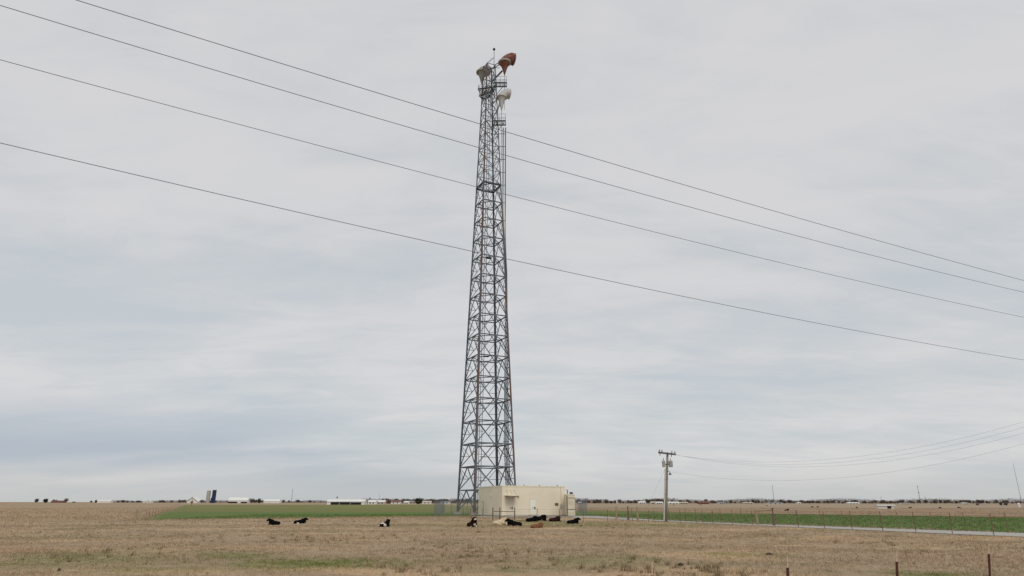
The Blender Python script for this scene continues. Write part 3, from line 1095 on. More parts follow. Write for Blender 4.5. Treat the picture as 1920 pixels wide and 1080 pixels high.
pA = G(814, 967.3, 0.15)
link_fence('grey chain link fence left of the tower feet and behind the tower', [(-4.6, 112.4), (pA.x, pA.y), (-13.6, 141.0), (13.2, 141.0)])
link_fence('short grey chain link fence right of the cream enclosure', [(13.2, 139.0), (12.0, 112.6), (er1.x + 0.1, 108.4)])


# ------------------------------------------------------------------ barbed wire and post fences
def tpost(parent, o, p, hgt, lean=(0, 0), w=0.05, material=None):
    top = Vector(p) + Vector((lean[0], lean[1], hgt))
    qb = MB()
    p = Vector(p)
    vs_, fs_ = [], []
    for pp in (p - Vector((0, 0, 0.1)), top):
        # T section: flange and stem
        for dx, dy in ((-w, 0), (w, 0), (w, w * 0.4), (w * 0.22, w * 0.4), (w * 0.22, w * 1.5), (-w * 0.22, w * 1.5), (-w * 0.22, w * 0.4), (-w, w * 0.4)):
            vs_.append(pp + Vector((dx, dy, 0)))
    fs_ = [(i, (i + 1) % 8, 8 + (i + 1) % 8, 8 + i) for i in range(8)] + [tuple(range(7, -1, -1)), tuple(range(8, 16))]
    qb.add(vs_, fs_)
    ob = qb.build('post', material or M_TPOST, parent, o)
    return ob, top


def woodpost(parent, o, p, hgt, r=0.09, lean=(0, 0), material=None):
    p = Vector(p)
    return MB().path([p - Vector((0, 0, 0.1)), p + Vector((lean[0] * 0.5 + 0.01, lean[1] * 0.5, hgt * 0.5)), p + Vector((lean[0], lean[1], hgt))], [r * 1.08, r, r * 0.92], 8).build('post', material or M_WOOD, parent, o)


def strands(parent, o, pts, zs_, r=0.007):
    for zz_ in zs_:
        path = []
        for i in range(len(pts) - 1):
            a, bq = Vector(pts[i]), Vector(pts[i + 1])
            for s in (0, 0.5):
                p = a.lerp(bq, s)
                path.append((p.x, p.y - 0.06, p.z + zz_ - (0.03 if s else 0)))
        path.append((pts[-1][0], pts[-1][1] - 0.06, pts[-1][2] + zz_))
        MB().path(path, r, 4).build('barbed_wire', M_WIRE, parent, o)


near_px = [(1950, 1009), (1864, 1005), (1786, 1001.5), (1718, 998.8), (1656, 996.6), (1598, 993.6), (1546, 991.3), (1497, 989), (1453, 987.2), (1412, 985.3), (1374, 983.6), (1338, 982.2), (1306, 981), (1276, 980.0), (1216, 978.6), (1186, 977.8)]
npts = [G(*q_) for q_ in near_px]
p_end = G(965, 975.5)
p_mid = npts[-1]
extra = [p_mid.lerp(p_end, s) for s in (0.2, 0.4, 0.6, 0.8, 1.0)]
npts += extra
fA = thing('lane_fence', 'barbed wire fence of thin rusty posts along the near side of the gravel lane', 'fence', npts[8], 0)
for p in npts[:-1]:
    tpost(fA, npts[8], p, rnd.uniform(1.32, 1.48), (rnd.uniform(-0.05, 0.05), rnd.uniform(-0.05, 0.05)), 0.027)
strands(fA, npts[8], npts, (0.35, 0.7, 1.0, 1.28))

far_px = [(1990, 1001.5), (1890, 997.6), (1812, 994.3), (1750, 992.0), (1686, 990.2), (1633, 988.6), (1583, 987), (1540, 985.8), (1497, 984.5), (1451, 983.4)]
fpts = [G(*q_, 0.1) for q_ in far_px] + [G(1421, 982.2, 0.1)] + [G(q_, 982.2 - (1421 - q_) * 0.036, 0.1) for q_ in (1390, 1352, 1318, 1286, 1255, 1226)] + [G(1196, 974.2, 0.1), G(1178, 973.4, 0.1), G(1156, 972.8, 0.1)]
fB = thing('field_fence', 'wire fence with a few wooden brace posts along the wheat side of the gravel lane', 'fence', fpts[9], 0)
for i, p in enumerate(fpts):
    if i in (9, 10, 17, 18, 19):
        woodpost(fB, fpts[9], p, 1.5 if i != 10 else 1.3, 0.12, (-0.12 if i == 10 else rnd.uniform(-0.04, 0.04), 0), M_WOODL if i in (10, 19, 17) else M_WOOD)
    else:
        tpost(fB, fpts[9], p, rnd.uniform(1.25, 1.4), (rnd.uniform(-0.06, 0.06), 0), 0.021)
strands(fB, fpts[9], fpts, (0.35, 0.7, 1.0, 1.25))
MB().tube(fpts[9] + Vector((0, 0, 1.3)), fpts[10] + Vector((-0.1, 0, 1.22)), 0.05).build('brace_rail', M_WOODL, fB, fpts[9])

# wooden brace panel in front of the building
hb = [G(924, 975.3), G(937.2, 973.2), G(965, 975.0)]
hb[1].y, hb[0].y, hb[2].y = 88.6, 87.8, 87.9
hb[0].x, hb[1].x, hb[2].x = [AT(q_, 960, y).x for q_, y in ((924, 87.8), (937.2, 88.6), (965, 87.9))]
H_ = thing('brace_posts', 'three brown wooden fence posts joined by a rail in front of the cream building', 'fence', hb[0])
for p in hb:
    woodpost(H_, hb[0], p, AT(940, 951.7, 88).z, 0.085)
MB().tube(hb[0] + Vector((0, -0.02, 1.02)), hb[1] + Vector((0, -0.02, 1.02)), 0.045).build('rail', M_WOOD, H_, hb[0])
MB().tube(hb[1] + Vector((0, -0.02, 1.02)), hb[2] + Vector((0, -0.02, 0.98)), 0.04).build('rail', M_WOOD, H_, hb[0])
# thin posts continuing left of the brace panel
lp = [hb[0], G(904.7, 972.5), G(882.5, 972.5), G(868.5, 969.8), G(846, 968.5)]
fC = thing('post_fence', 'short wire fence of thin rusty posts before the tower feet, left of the brace posts', 'fence', lp[1])
for i, p in enumerate(lp[1:]):
    tpost(fC, lp[1], p, rnd.uniform(1.25, 1.45), (rnd.uniform(-0.05, 0.05), 0), 0.035 if i in (1, 2) else 0.026)
strands(fC, lp[1], lp, (0.4, 0.8, 1.2))

# fence along the left edge of the wheat
w0 = G(252, 981)
lf = [w0] + [Vector((-45.8, 88.2, 0)) + (Vector((-236, 498, 0)) - Vector((-45.8, 88.2, 0))) * s for s in (0.0, 0.02, 0.042, 0.066, 0.095, 0.13, 0.17, 0.22, 0.28, 0.36, 0.46, 0.6, 0.8, 1.0)]
fD = thing('boundary_fence', 'wire fence of thin posts along the left edge of the wheat', 'fence', w0)
woodpost(fD, w0, w0, 1.4, 0.115, (0.10, 0), M_WOODL)
for p in lf[1:]:
    tpost(fD, w0, p, 1.25, (rnd.uniform(-0.05, 0.05), 0), 0.02)
strands(fD, w0, lf, (0.4, 0.8, 1.15), 0.005)

# roadside fence close to the camera: posts rise into the bottom of the picture
nf = []
for (tx, ty_, bxp, lean) in ((1222.8, 1054, 1221, 0.02), (1476, 1042, 1473, 0.03), (1681, 1033, 1675, 0.05), (1853.5, 1021, 1848, 0.06)):
    nf.append((G(tx, ty_, 1.36), lean))
o0 = Vector((nf[0][0].x, nf[0][0].y, 0))
fE = thing('roadside_fence', 'red brown steel fence posts with worn pale tips in the foreground', 'fence', o0)
base_pts = []
for top, lean in nf:
    base = Vector((top.x - lean * 4.0, top.y, gz(top.x, top.y) * 0))
    base_pts.append(base)
    ob, t2 = tpost(fE, o0, base, 1.36 - 0.17, (lean * 4.0 * (1.19 / 1.36), 0), 0.021, M_TPOST_N)
    d = (top - base).normalized()
    MB().tube(t2, top, 0.011, 0.007, 6).build('post_tip', M_TIP, fE, o0)
dl = base_pts[0] - base_pts[1]
base_pts = [base_pts[0] + dl * 2, base_pts[0] + dl] + base_pts + [base_pts[-1] - dl]
strands(fE, o0, base_pts, (0.3, 0.6), 0.0016)

# ------------------------------------------------------------------ utility pole with transformers
pp = G(1248.5, 978.8)
PT = AT(1250, 849, pp.y).z
ZH = lambda y: AT(1249, y, pp.y).z
up_ = thing('utility_pole', 'wooden utility pole with crossarm and two grey transformers beside the gravel lane', 'pole', pp)
MB().path([pp - Vector((0, 0, 0.2)), pp + Vector((0.35, 0, PT * 0.5)), pp + Vector((0.72, 0, PT + 0.05))], [0.165, 0.145, 0.12], 10).build('pole', M_POLE, up_, pp, True)


def pole_x(z):
    return pp.x + 0.72 * z / PT


za, zb = ZH(848.5), ZH(852.5)
xa, xb = AT(1233.5, 849, pp.y).x, AT(1266, 853, pp.y).x
arm = MB().tube((xa, pp.y - 0.2, za), (xb, pp.y - 0.35, zb), 0.10, n=6).build('crossarm', M_ARM, up_, pp)
INS = []
for t in (0.08, 0.22, 0.78, 0.95):
    p = Vector((xa, pp.y - 0.2, za)).lerp(Vector((xb, pp.y - 0.35, zb)), t)
    MB().lathe(p, [(0.03, 0.05), (0.03, 0.14), (0.09, 0.15), (0.06, 0.2), (0.09, 0.22), (0.05, 0.3), (0.03, 0.34)], 8).build('insulator', M_PORC, arm, pp)
    INS.append(p + Vector((0, 0, 0.32)))
for t in (0.10, 0.74):
    p = Vector((xa, pp.y - 0.2, za)).lerp(Vector((xb, pp.y - 0.35, zb)), t)
    MB().tube(p - Vector((0, 0, 0.08)), p - Vector((0.02, 0, 0.32)), 0.05).build('fuse_cutout', M_PORC, arm, pp)
for px_, r_ in ((1243.5, 0.19), (1256.5, 0.24)):
    zt, zbm = ZH(865.5), ZH(876)
    cx_ = AT(px_, 870, pp.y).x
    tf = MB().lathe((cx_, pp.y - 0.28, zbm), [(r_ * 0.9, 0), (r_, 0.04), (r_, zt - zbm), (r_ * 1.05, zt - zbm + 0.02), (r_ * 0.8, zt - zbm + 0.08), (0.05, zt - zbm + 0.12)], 14).build('transformer', M_CAN, up_, pp, True)
    MB().lathe((cx_, pp.y - 0.3, zt + 0.1), [(0.05, 0), (0.03, 0.06), (0.06, 0.1), (0.03, 0.16), (0.05, 0.2), (0.02, 0.28)], 8).build('bushing', M_PORC, tf, pp)
    MB().tube((cx_, pp.y - 0.2, (zt + zbm) / 2), (pole_x(zt), pp.y, (zt + zbm) / 2), 0.06).build('hanger', M_STEEL_D, tf, pp)
MB().path([(pp.x - 0.22, pp.y - 0.12, 0.1), (pole_x(2) - 0.23, pp.y - 0.12, 2), (pole_x(ZH(879)) - 0.22, pp.y - 0.1, ZH(879))], 0.085, 8).build('riser_conduit', M_PVC, up_, pp)
for z in (1.2, 3.0, 4.6):
    MB().tube((pole_x(z) - 0.34, pp.y - 0.13, z), (pole_x(z) + 0.02, pp.y - 0.13, z), 0.03, n=5).build('conduit_strap', M_STEEL_D, up_, pp)
zl = ZH(888.5)
xl = AT(1255, 888, pp.y).x
MB().path([(pole_x(zl), pp.y - 0.1, zl + 0.35), (xl - 0.1, pp.y - 0.3, zl + 0.3), (xl, pp.y - 0.4, zl + 0.1)], 0.03).lathe((xl, pp.y - 0.4, zl - 0.12), [(0.16, 0), (0.14, 0.1), (0.06, 0.2)], 10).build('yard_lamp', M_DARK, up_, pp)


def fit(pts, A, D):
    """wire in the vertical plane through A along D: quadratic height through three sighted points"""
    D = Vector((D[0], D[1])).normalized()
    n_ = Vector((-D.y, D.x))
    out = []
    for px, py in pts:
        r = ray(px, py)
        t = (n_.x * A[0] + n_.y * A[1]) / (n_.x * r[0] + n_.y * r[1])
        x, y = r[0] * t, r[1] * t
        out.append(((x - A[0]) * D.x + (y - A[1]) * D.y, CAM_H + r[2] * t))
    return np.polyfit([q_[0] for q_ in out], [q_[1] for q_ in out], len(out) - 1), D, out


def wire(label, pts, A, D, s0, s1, r, group, n=60):
    cf_, D, out = fit(pts, A, D)
    path = []
    for i in range(n + 1):
        s = s0 + (s1 - s0) * i / n
        path.append((A[0] + D.x * s, A[1] + D.y * s, float(np.polyval(cf_, s))))
    o = path[0]
    ob = MB().path(path, r, 5).build('overhead_wire', M_CABLE, None, o)
    ob.location = o
    tag(ob, label, 'wire', group)
    return cf_, out


WD = (2640, 1313)
wn_ = Vector((-WD[1], WD[0])).normalized()
for lab, P, pts in (('topmost of the four dark overhead wires crossing the whole sky', 11.2, ((143, 0), (930, 241.5), (1920, 526))),
                    ('second from the top of the four dark overhead wires crossing the sky', 12.1, ((0, 10), (930, 286), (1920, 548))),
                    ('third from the top of the four dark overhead wires crossing the sky', 14.0, ((0, 112), (930, 359.7), (1920, 595))),
                    ('lowest of the four dark overhead wires crossing the whole sky', 12.6, ((0, 268), (930, 481), (1920, 675)))):
    wire(lab, pts, (wn_.x * P, wn_.y * P), WD, -26, 52, 0.007, 'overhead wires along the road', 70)

D2 = Vector((62 - pp.x, 38 - pp.y))
for lab, q0, pts in (('upper thin wire running right from the utility pole crossarm', 0, ((1242, 849), (1469, 866), (1920, 791))),
                     ('second thin wire running right from the utility pole crossarm', 2, ((1258, 851), (1485, 871), (1920, 801))),
                     ('third thin wire running right from the utility pole crossarm', 3, ((1264, 852), (1485, 875.6), (1920, 812))),
                     ('lowest thin wire running right from below the transformers of the utility pole', None, ((1254, 884), (1438, 901), (1920, 832)))):
    A = (INS[q0].x, INS[q0].y) if q0 is not None else (pole_x(5.5), pp.y - 0.15)
    wire(lab, pts, A, D2, 0.0, 62, 0.0065, 'service wires from the utility pole', 40)
# guy wire down to the ground on the left
gw = G(1203, 974.5)
MB().tube((pole_x(ZH(874)) - 0.1, pp.y, ZH(874)), gw, 0.007, n=5).build('guy_wire', M_CABLE, up_, pp)


# ------------------------------------------------------------------ cattle, all lying down
def coat(name, base, patches=(), patch=(0.7, 0.67, 0.6)):
    m = bpy.data.materials.new(name)
    m.use_nodes = True
    nt = m.node_tree
    b = nt.nodes['Principled BSDF']
    b.inputs['Roughness'].default_value = 0.85
    b.inputs['Specular IOR Level'].default_value = 0.06
    tcx = nt.nodes.new('ShaderNodeTexCoord')
    ps = tcx.outputs['Object']
    nz = n_map(nt, n_noise(nt, ps, 3.0, 5), 0.3, 0.7)
    c = n_mix(nt, nz, tuple(x * 0.75 for x in base), tuple(min(1, x * 1.25) for x in base))
    nz2 = n_noise(nt, ps, 4.0, 3)
    for (x, y, z, r) in patches:
        s = nt.nodes.new('ShaderNodeVectorMath')
        s.operation = 'DISTANCE'
        nt.links.new(ps, s.inputs[0])
        s.inputs[1].default_value = (x, y, z)
        d = n_math(nt, 'ADD', s.outputs['Value'], n_math(nt, 'MULTIPLY', nz2, 0.12))
        c = n_mix(nt, n_map(nt, d, r + 0.03, r + 0.09, 1.0, 0.0), c, patch)
    nt.links.new(c, b.inputs['Base Color'])
    return m


BLACK = (0.004, 0.0038, 0.004)
DG = None


def cow_mesh(name, head_yaw=0.0, head_up=0.0, fat=1.0):
    """one continuous recumbent body facing +X: ellipsoids and capsules fused by a voxel remesh"""
    bm = bmesh.new()

    def ell(c, r, rot=(0, 0, 0)):
        mtx = Matrix.Translation(c) @ Euler(rot).to_matrix().to_4x4() @ Matrix.Diagonal((*r, 1))
        bmesh.ops.create_icosphere(bm, subdivisions=3, radius=1, matrix=mtx)

    def cap(p0, p1, r0, r1, n_=7):
        p0, p1 = Vector(p0), Vector(p1)
        for i in range(n_):
            t = i / (n_ - 1)
            bmesh.ops.create_icosphere(bm, subdivisions=2, radius=r0 + (r1 - r0) * t, matrix=Matrix.Translation(p0.lerp(p1, t)))

    ell((-0.08, 0, 0.33), (0.76, 0.40 * fat, 0.32), (0, -0.10, 0))
    ell((-0.56, 0, 0.30), (0.36, 0.35 * fat, 0.28))
    ell((-0.52, 0, 0.50), (0.22, 0.16, 0.09))
    ell((0.48, 0, 0.46), (0.34, 0.31 * fat, 0.38))
    ell((0.42, 0, 0.76), (0.24, 0.11, 0.12))
    ell((-0.05, 0, 0.60), (0.5, 0.10, 0.08), (0, -0.22, 0))
    ell((0.70, 0, 0.40), (0.22, 0.18, 0.26))                        # brisket
    cap((-0.72, 0, 0.5), (-0.84, 0.05, 0.32), 0.07, 0.045)
    # neck and head
    hb_ = Vector((0.62, 0, 0.64))
    hy = head_yaw
    nk = hb_ + Vector((0.22 * math.cos(hy * 0.6), 0.22 * math.sin(hy * 0.6), 0.20 + head_up))
    cap(hb_, nk, 0.29, 0.20, 9)
    cap(hb_ - Vector((0, 0, 0.12)), nk - Vector((0, 0, 0.08)), 0.17, 0.10, 7)
    hd = Vector((math.cos(hy), math.sin(hy), -0.45)).normalized()
    sd_ = Vector((-math.sin(hy), math.cos(hy), 0))
    cap(nk + Vector((0, 0, 0.02)), nk + hd * 0.22, 0.17, 0.145)
    cap(nk + hd * 0.20, nk + hd * 0.35, 0.14, 0.115)
    ell(nk + hd * 0.36, (0.11, 0.11, 0.10))
    for s in (-1, 1):
        e0 = nk + sd_ * 0.13 * s + Vector((0, 0, 0.07)) - hd * 0.02
        cap(e0, e0 + sd_ * 0.17 * s + Vector((0, 0, 0.02)), 0.05, 0.035, 5)
        # folded forelegs
        cap((0.56, 0.20 * s, 0.22), (0.90, 0.20 * s, 0.09), 0.11, 0.075)
        cap((0.90, 0.20 * s, 0.08), (0.62, 0.27 * s, 0.06), 0.065, 0.05)
        # haunch, shank and hoof
        ell((-0.46, 0.31 * s * fat, 0.24), (0.34, 0.14, 0.22), (0, 0.35, 0))
        cap((-0.28, 0.41 * s, 0.12), (-0.02, 0.46 * s, 0.07), 0.09, 0.055)
        cap((-0.02, 0.46 * s, 0.06), (0.16, 0.46 * s, 0.05), 0.055, 0.05)
    cap((-0.83, 0.03, 0.45), (-0.90, 0.16, 0.14), 0.035, 0.03, 9)
    cap((-0.90, 0.16, 0.14), (-0.80, 0.30, 0.05), 0.03, 0.05, 6)
    me = bpy.data.meshes.new(name + '_raw')
    bm.to_mesh(me)
    bm.free()
    ob = bpy.data.objects.new(name + '_raw', me)
    C.objects.link(ob)
    md = ob.modifiers.new('r', 'REMESH')
    md.mode = 'VOXEL'
    md.voxel_size = 0.026
    ms_ = ob.modifiers.new('s', 'SMOOTH')
    ms_.iterations = 4
    ms_.factor = 0.5
    dg = bpy.context.evaluated_depsgraph_get()
    out = bpy.data.meshes.new_from_object(ob.evaluated_get(dg))
    bpy.data.objects.remove(ob)
    bpy.data.meshes.remove(me)
    out.name = name
    for v_ in out.vertices:
        if v_.co.z < 0:
            v_.co.z *= 0.2
    out.polygons.foreach_set('use_smooth', [True] * len(out.polygons))
    return out


CM = {'fwd': cow_mesh('cow_forward'), 'left': cow_mesh('cow_head_left', 0.7), 'right': cow_mesh('cow_head_right', -0.8), 'low': cow_mesh('cow_head_low', 1.2, -0.22, 1.08), 'up': cow_mesh('cow_head_up', 0.15, 0.1)}
K_BLACK = coat('black_coat', BLACK)
K_BLACKW = coat('black_coat_white_flank', BLACK, ((-0.25, -0.45, 0.05, 0.22),))
K_BELT = coat('black_coat_white_rump', BLACK, ((-0.62, 0.0, 0.55, 0.26), (-0.6, -0.40, 0.25, 0.22), (-0.6, 0.40, 0.25, 0.22), (0.90, 0, 1.05, 0.17)))
K_REDW = coat('dark_red_coat_white_chest', (0.030, 0.010, 0.008), ((1.0, 0.12, 0.25, 0.24), (1.12, 0.05, 0.86, 0.12), (0.75, -0.40, 0.06, 0.18)))
K_CREAM = coat('cream_coat', (0.55, 0.45, 0.31), ((0.5, 0, 0.6, 0.3),), (0.52, 0.36, 0.22))
K_TAN = coat('red_tan_coat', (0.19, 0.085, 0.04))
K_DRED = coat('dark_red_coat', (0.028, 0.011, 0.010))


def cow(px, py, heading, key, material, label, size=1.0, zs=0.92):
    p = G(px, py)
    p.z = gz(p.x, p.y) - 0.03
    me = CM[key].copy()
    me.materials.clear()
    me.materials.append(material)
    o = bpy.data.objects.new('cow', me)
    C.objects.link(o)
    o.location = p
    o.rotation_euler = (0, 0, R(heading))
    o.scale = (size, size, size * zs)
    tag(o, label, 'cow', 'cattle lying in the pasture')
    return o


# heading: 0 = facing right, 180 = facing left, 270 = facing the camera, 90 = facing away
cow(514.5, 982.6, 168, 'left', K_BLACK, 'black cow lying in the pasture facing left, leftmost of the herd', 0.70)
cow(562, 981.4, 12, 'fwd', K_BLACKW, 'black cow with a white mark on its flank, second from the left, facing right', 0.68)
cow(721.5, 989.0, 70, 'up', K_BELT, 'black cow with white rump turned to the viewer, apart from the others', 0.72, 0.86)
cow(886, 988.0, 283, 'up', K_REDW, 'dark red cow with white chest lying face on, left of the brace posts', 1.0, 0.80)
cow(938, 983.5, 35, 'low', K_CREAM, 'cream coloured cow lying behind a black one near the brace posts', 0.95)
cow(965, 986.2, 168, 'left', K_BLACK, 'black cow lying in front of the cream cow, facing left', 0.78)
cow(997, 980.0, 25, 'low', K_BLACK, 'black cow lying with lowered head, left of the overlapping pair below the white door', 0.78)
cow(1012, 977.2, 8, 'low', K_BLACK, 'black cow lying behind another black cow, right of the overlapping pair', 0.88)
cow(1006.5, 990.2, 15, 'low', K_TAN, 'small red tan calf lying in front of the pair of black cows', 0.60)
cow(1040, 979.2, 20, 'low', K_DRED, 'dark red brown cow lying curled before the right end of the building', 0.76)
cow(1074, 982.6, 10, 'fwd', K_BLACK, 'black cow lying with raised head facing right, rightmost of the herd', 0.68)

# grazing animals far off on the right, a few pixels each
def far_cow(px, py, hd):
    p = G(px, py)
    o = bpy.data.objects.new('cow', CM['fwd'].copy())
    o.data.materials.clear()
    o.data.materials.append(K_BLACK)
    C.objects.link(o)
    o.location = p
    o.rotation_euler = (0, 0, R(hd))
    o.scale = (0.62, 0.62, 0.5)
    tag(o, 'tiny dark animal lying far off in the brown fields on the right', 'cow', 'far cattle on the right')


for (px, py, hd) in ((1475, 957.6, 10), (1524, 951.5, 170), (1533, 951.4, 20), (1607, 953.0, 90), (1706, 953.0, 0), (1762, 953.2, 15), (1799, 952.8, 180), (1263, 947.5, 0), (1314, 947.2, 180), (1438, 948.6, 40)):
    far_cow(px, py, hd)


# ------------------------------------------------------------------ far farm buildings
def gable(name, label, px0, px1, ytop, Y, depth, m_wall, m_roof, eave=0.6, group=None, cat='house', openings=(), yaw=0.0, base_py=None, windows=0):
    """building with pitched roof, ridge along its width; openings as (u0,u1,h) dark boxes painted as shaded gaps in the front"""
    a, bq = AT(px0, 941, Y), AT(px1, 941, Y)
    w = bq.x - a.x
    h = AT((px0 + px1) / 2, ytop, Y).z
    root = thing(name, label, cat, ((a.x + bq.x) / 2, Y, 0), yaw, group)
    he = h * eave
    # walls with gable ends
    vs_ = [(-w / 2, 0, 0), (w / 2, 0, 0), (w / 2, depth, 0), (-w / 2, depth, 0), (-w / 2, 0, he), (w / 2, 0, he), (w / 2, depth, he), (-w / 2, depth, he), (-w / 2, depth / 2, h - 0.1), (w / 2, depth / 2, h - 0.1)]
    fs_ = [(0, 1, 5, 4), (2, 3, 7, 6), (1, 2, 6, 9, 5), (3, 0, 4, 8, 7)]
    MB().add(vs_, fs_).build('wall', m_wall, root)
    ov = 0.4
    qb = MB()
    for s in (0, 1):
        y0 = -ov if s == 0 else depth + ov
        zz_ = he - ov * (h - he) / (depth / 2)
        A_ = [(-w / 2 - ov, y0, zz_), (w / 2 + ov, y0, zz_), (w / 2 + ov, depth / 2, h), (-w / 2 - ov, depth / 2, h)]
        B_ = [(x, y, z + 0.18) for x, y, z in A_]
        qb.add(A_ + B_, [(0, 1, 2, 3), (7, 6, 5, 4), (0, 4, 5, 1), (1, 5, 6, 2), (2, 6, 7, 3), (3, 7, 4, 0)])
    qb.build('roof', m_roof, root)
    for (t0, t1, hh) in openings:
        MB().box((-w / 2 + w * (t0 + t1) / 2, -0.03, hh * h / 2), (w * (t1 - t0), 0.12, hh * h)).build('opening', M_SHADE, root)  # solid dark box in place of the shaded interior
    for i in range(windows):
        MB().box((-w / 2 + w * (i + 0.7) / (windows + 0.4), -0.03, he * 0.55), (1.1, 0.1, 1.2)).build('window', M_SHADE, root)
    return root


def endgable(name, label, px0, px1, ytop, Y, depth, m_wall, m_roof, cat='barn'):
    """gable end faces the viewer"""
    a, bq = AT(px0, 941, Y), AT(px1, 941, Y)
    w = bq.x - a.x
    h = AT((px0 + px1) / 2, ytop, Y).z
    root = thing(name, label, cat, ((a.x + bq.x) / 2, Y, 0))
    he = h * 0.28
    vs_ = [(-w / 2, 0, 0), (w / 2, 0, 0), (w / 2, 0, he), (0, 0, h - 0.1), (-w / 2, 0, he), (-w / 2, depth, 0), (w / 2, depth, 0), (w / 2, depth, he), (0, depth, h - 0.1), (-w / 2, depth, he)]
    MB().add(vs_, [(0, 1, 2, 3, 4), (9, 8, 7, 6, 5), (1, 6, 7, 2), (5, 0, 4, 9)]).build('wall', m_wall, root)
    qb = MB()
    for s in (-1, 1):
        A_ = [(s * (w / 2 + 0.8), -0.6, he - 0.4), (0, -0.6, h), (0, depth, h), (s * (w / 2 + 0.8), depth, he - 0.4)]
        B_ = [(x, y, z + 0.7) for x, y, z in A_]
        qb.add(A_ + B_, [(0, 1, 2, 3), (7, 6, 5, 4), (0, 4, 5, 1), (1, 5, 6, 2), (2, 6, 7, 3), (3, 7, 4, 0)])
    qb.build('roof', M_WHITE, root)
    for s in (-1, 1):
        bar('barge_board', (s * (w / 2 + 0.9), -0.75, he - 0.15), (0, -0.75, h + 0.35), 0.9, m_roof, root, 0.25)
    MB().box((0, -0.05, he + (h - he) * 0.35), (w * 0.12, 0.15, h * 0.14)).build('loft_opening', M_SHADE, root)  # dark box painted as the shade inside the loft
    return root


YS = 1350
def silo(label, px, ytop, dome, w_px, material, lean=0):
    p = AT(px, 941, YS)
    p.z = 0
    h = AT(px, ytop, YS).z
    r = w_px / 2 * YS * 1.03 / F
    root = thing('silo', label, 'silo', p, 0, 'silos of the far farm')
    MB().lathe((0, 0, 0), [(r, 0), (r, h * (0.86 if dome else 0.99))], 20).build('drum', material, root, smooth=False)
    for i in range(1, 7):
        MB().lathe((0, 0, h * 0.86 * i / 7), [(r + 0.02, 0), (r + 0.12, 0.05), (r + 0.12, 0.3), (r + 0.02, 0.35)], 20).build('hoop', material, root)
    if dome:
        MB().lathe((0, 0, h * 0.86), [(r * 1.02, 0), (r * 0.93, h * 0.05), (r * 0.7, h * 0.1), (r * 0.35, h * 0.13), (0.05, h * 0.14)], 20).build('dome', material, root, smooth=True)
    else:
        MB().lathe((0, 0, h * 0.99), [(r * 1.03, 0), (r * 1.0, h * 0.012), (0.1, h * 0.02)], 20).build('cap', material, root)
        MB().lathe((-r - 0.9, 0, 0), [(0.9, 0), (0.9, h * 0.38), (0.3, h * 0.42)], 10).build('unloader', material, root)
    MB().box((0, -r - 0.4, h * 0.45), (0.8, 0.5, h * 0.88)).build('chute', material, root)


silo('pale grey domed silo at the far farm, left of the dark blue one', 389.3, 918.6, True, 6.6, M_SILO)
silo('dark blue flat topped silo at the far farm, right of the pale one', 399.8, 918.8, False, 6.6, M_SILOB)
endgable('barn', 'white barn with brown roof edges, gable end on, left of the silos', 350.5, 369.5, 932.5, 1300, 22, M_WHITE, M_ROOFR)
gable('barn', 'long white barn with dark low openings, right of the silos', 427.5, 464, 932.8, 1250, 14, M_WHITE, M_WHITE, 0.5, None, 'barn', ((0.0, 0.48, 0.28), (0.66, 0.98, 0.25)))
gable('barn', 'low long white barn between the silos and the open front shed', 494, 524, 936.3, 1250, 12, M_WHITE, M_WHITE, 0.55, None, 'barn')
gable('shed', 'long open front livestock shed with white roof beyond the green field', 613, 683, 936.8, 560, 10, M_WHITE, M_WHITE, 0.62, None, 'shed', ((0.10, 0.33, 0.5), (0.34, 0.62, 0.5), (0.63, 0.92, 0.46)))
gable('house', 'low red brown house between the small trees at far left', 95, 118, 938.6, 1800, 12, M_REDB, M_ROOFR, 0.6, None, 'house', (), 0, None, 3)
gable('shed', 'white shed beside a dark tree on the far left horizon', 182, 207, 937.5, 1800, 12, M_WHITE, M_WHITE, 0.65, None, 'shed')
gable('house', 'small white house on the left treeline before the barn', 268, 284, 939.8, 1500, 10, M_WHITE, M_TAN, 0.6, None, 'house', (), 0, None, 2)
T_ = 'town houses left of the tower'
for i, (x0, x1, yt, Yh, mw, mr, lb_) in enumerate((
        (690, 704, 938.0, 640, M_WHITE, M_WHITE, 'white long roofed house just right of the open front shed'),
        (706, 721, 938.2, 660, M_TAN, M_WHITE, 'tan house with pale roof, second right of the open front shed'),
        (723, 734, 938.6, 900, M_REDB, M_ROOFR, 'small red house among the far houses left of the tower'),
        (733, 750, 938.5, 780, M_WHITE, M_ROOFR, 'white house with red brown roof among the far houses left of the tower'),
        (757, 766, 939.8, 760, M_WHITE, M_WHITE, 'small white house left of the round evergreen tree'),
        (767, 780, 939.3, 800, M_TAN, M_ROOFG, 'tan house with grey roof beside the round evergreen tree'),
        (792, 808, 939.4, 820, M_WHITE, M_TAN, 'pale house right of the round evergreen tree'),
        (826, 843, 940.0, 820, M_WHITE, M_ROOFG, 'pale house with grey roof behind the chain link fence'))):
    gable('house', lb_, x0, x1, yt, Yh, 9, mw, mr, 0.58, T_, 'house', (), 0, None, 2)
T_ = 'houses under the right treeline'
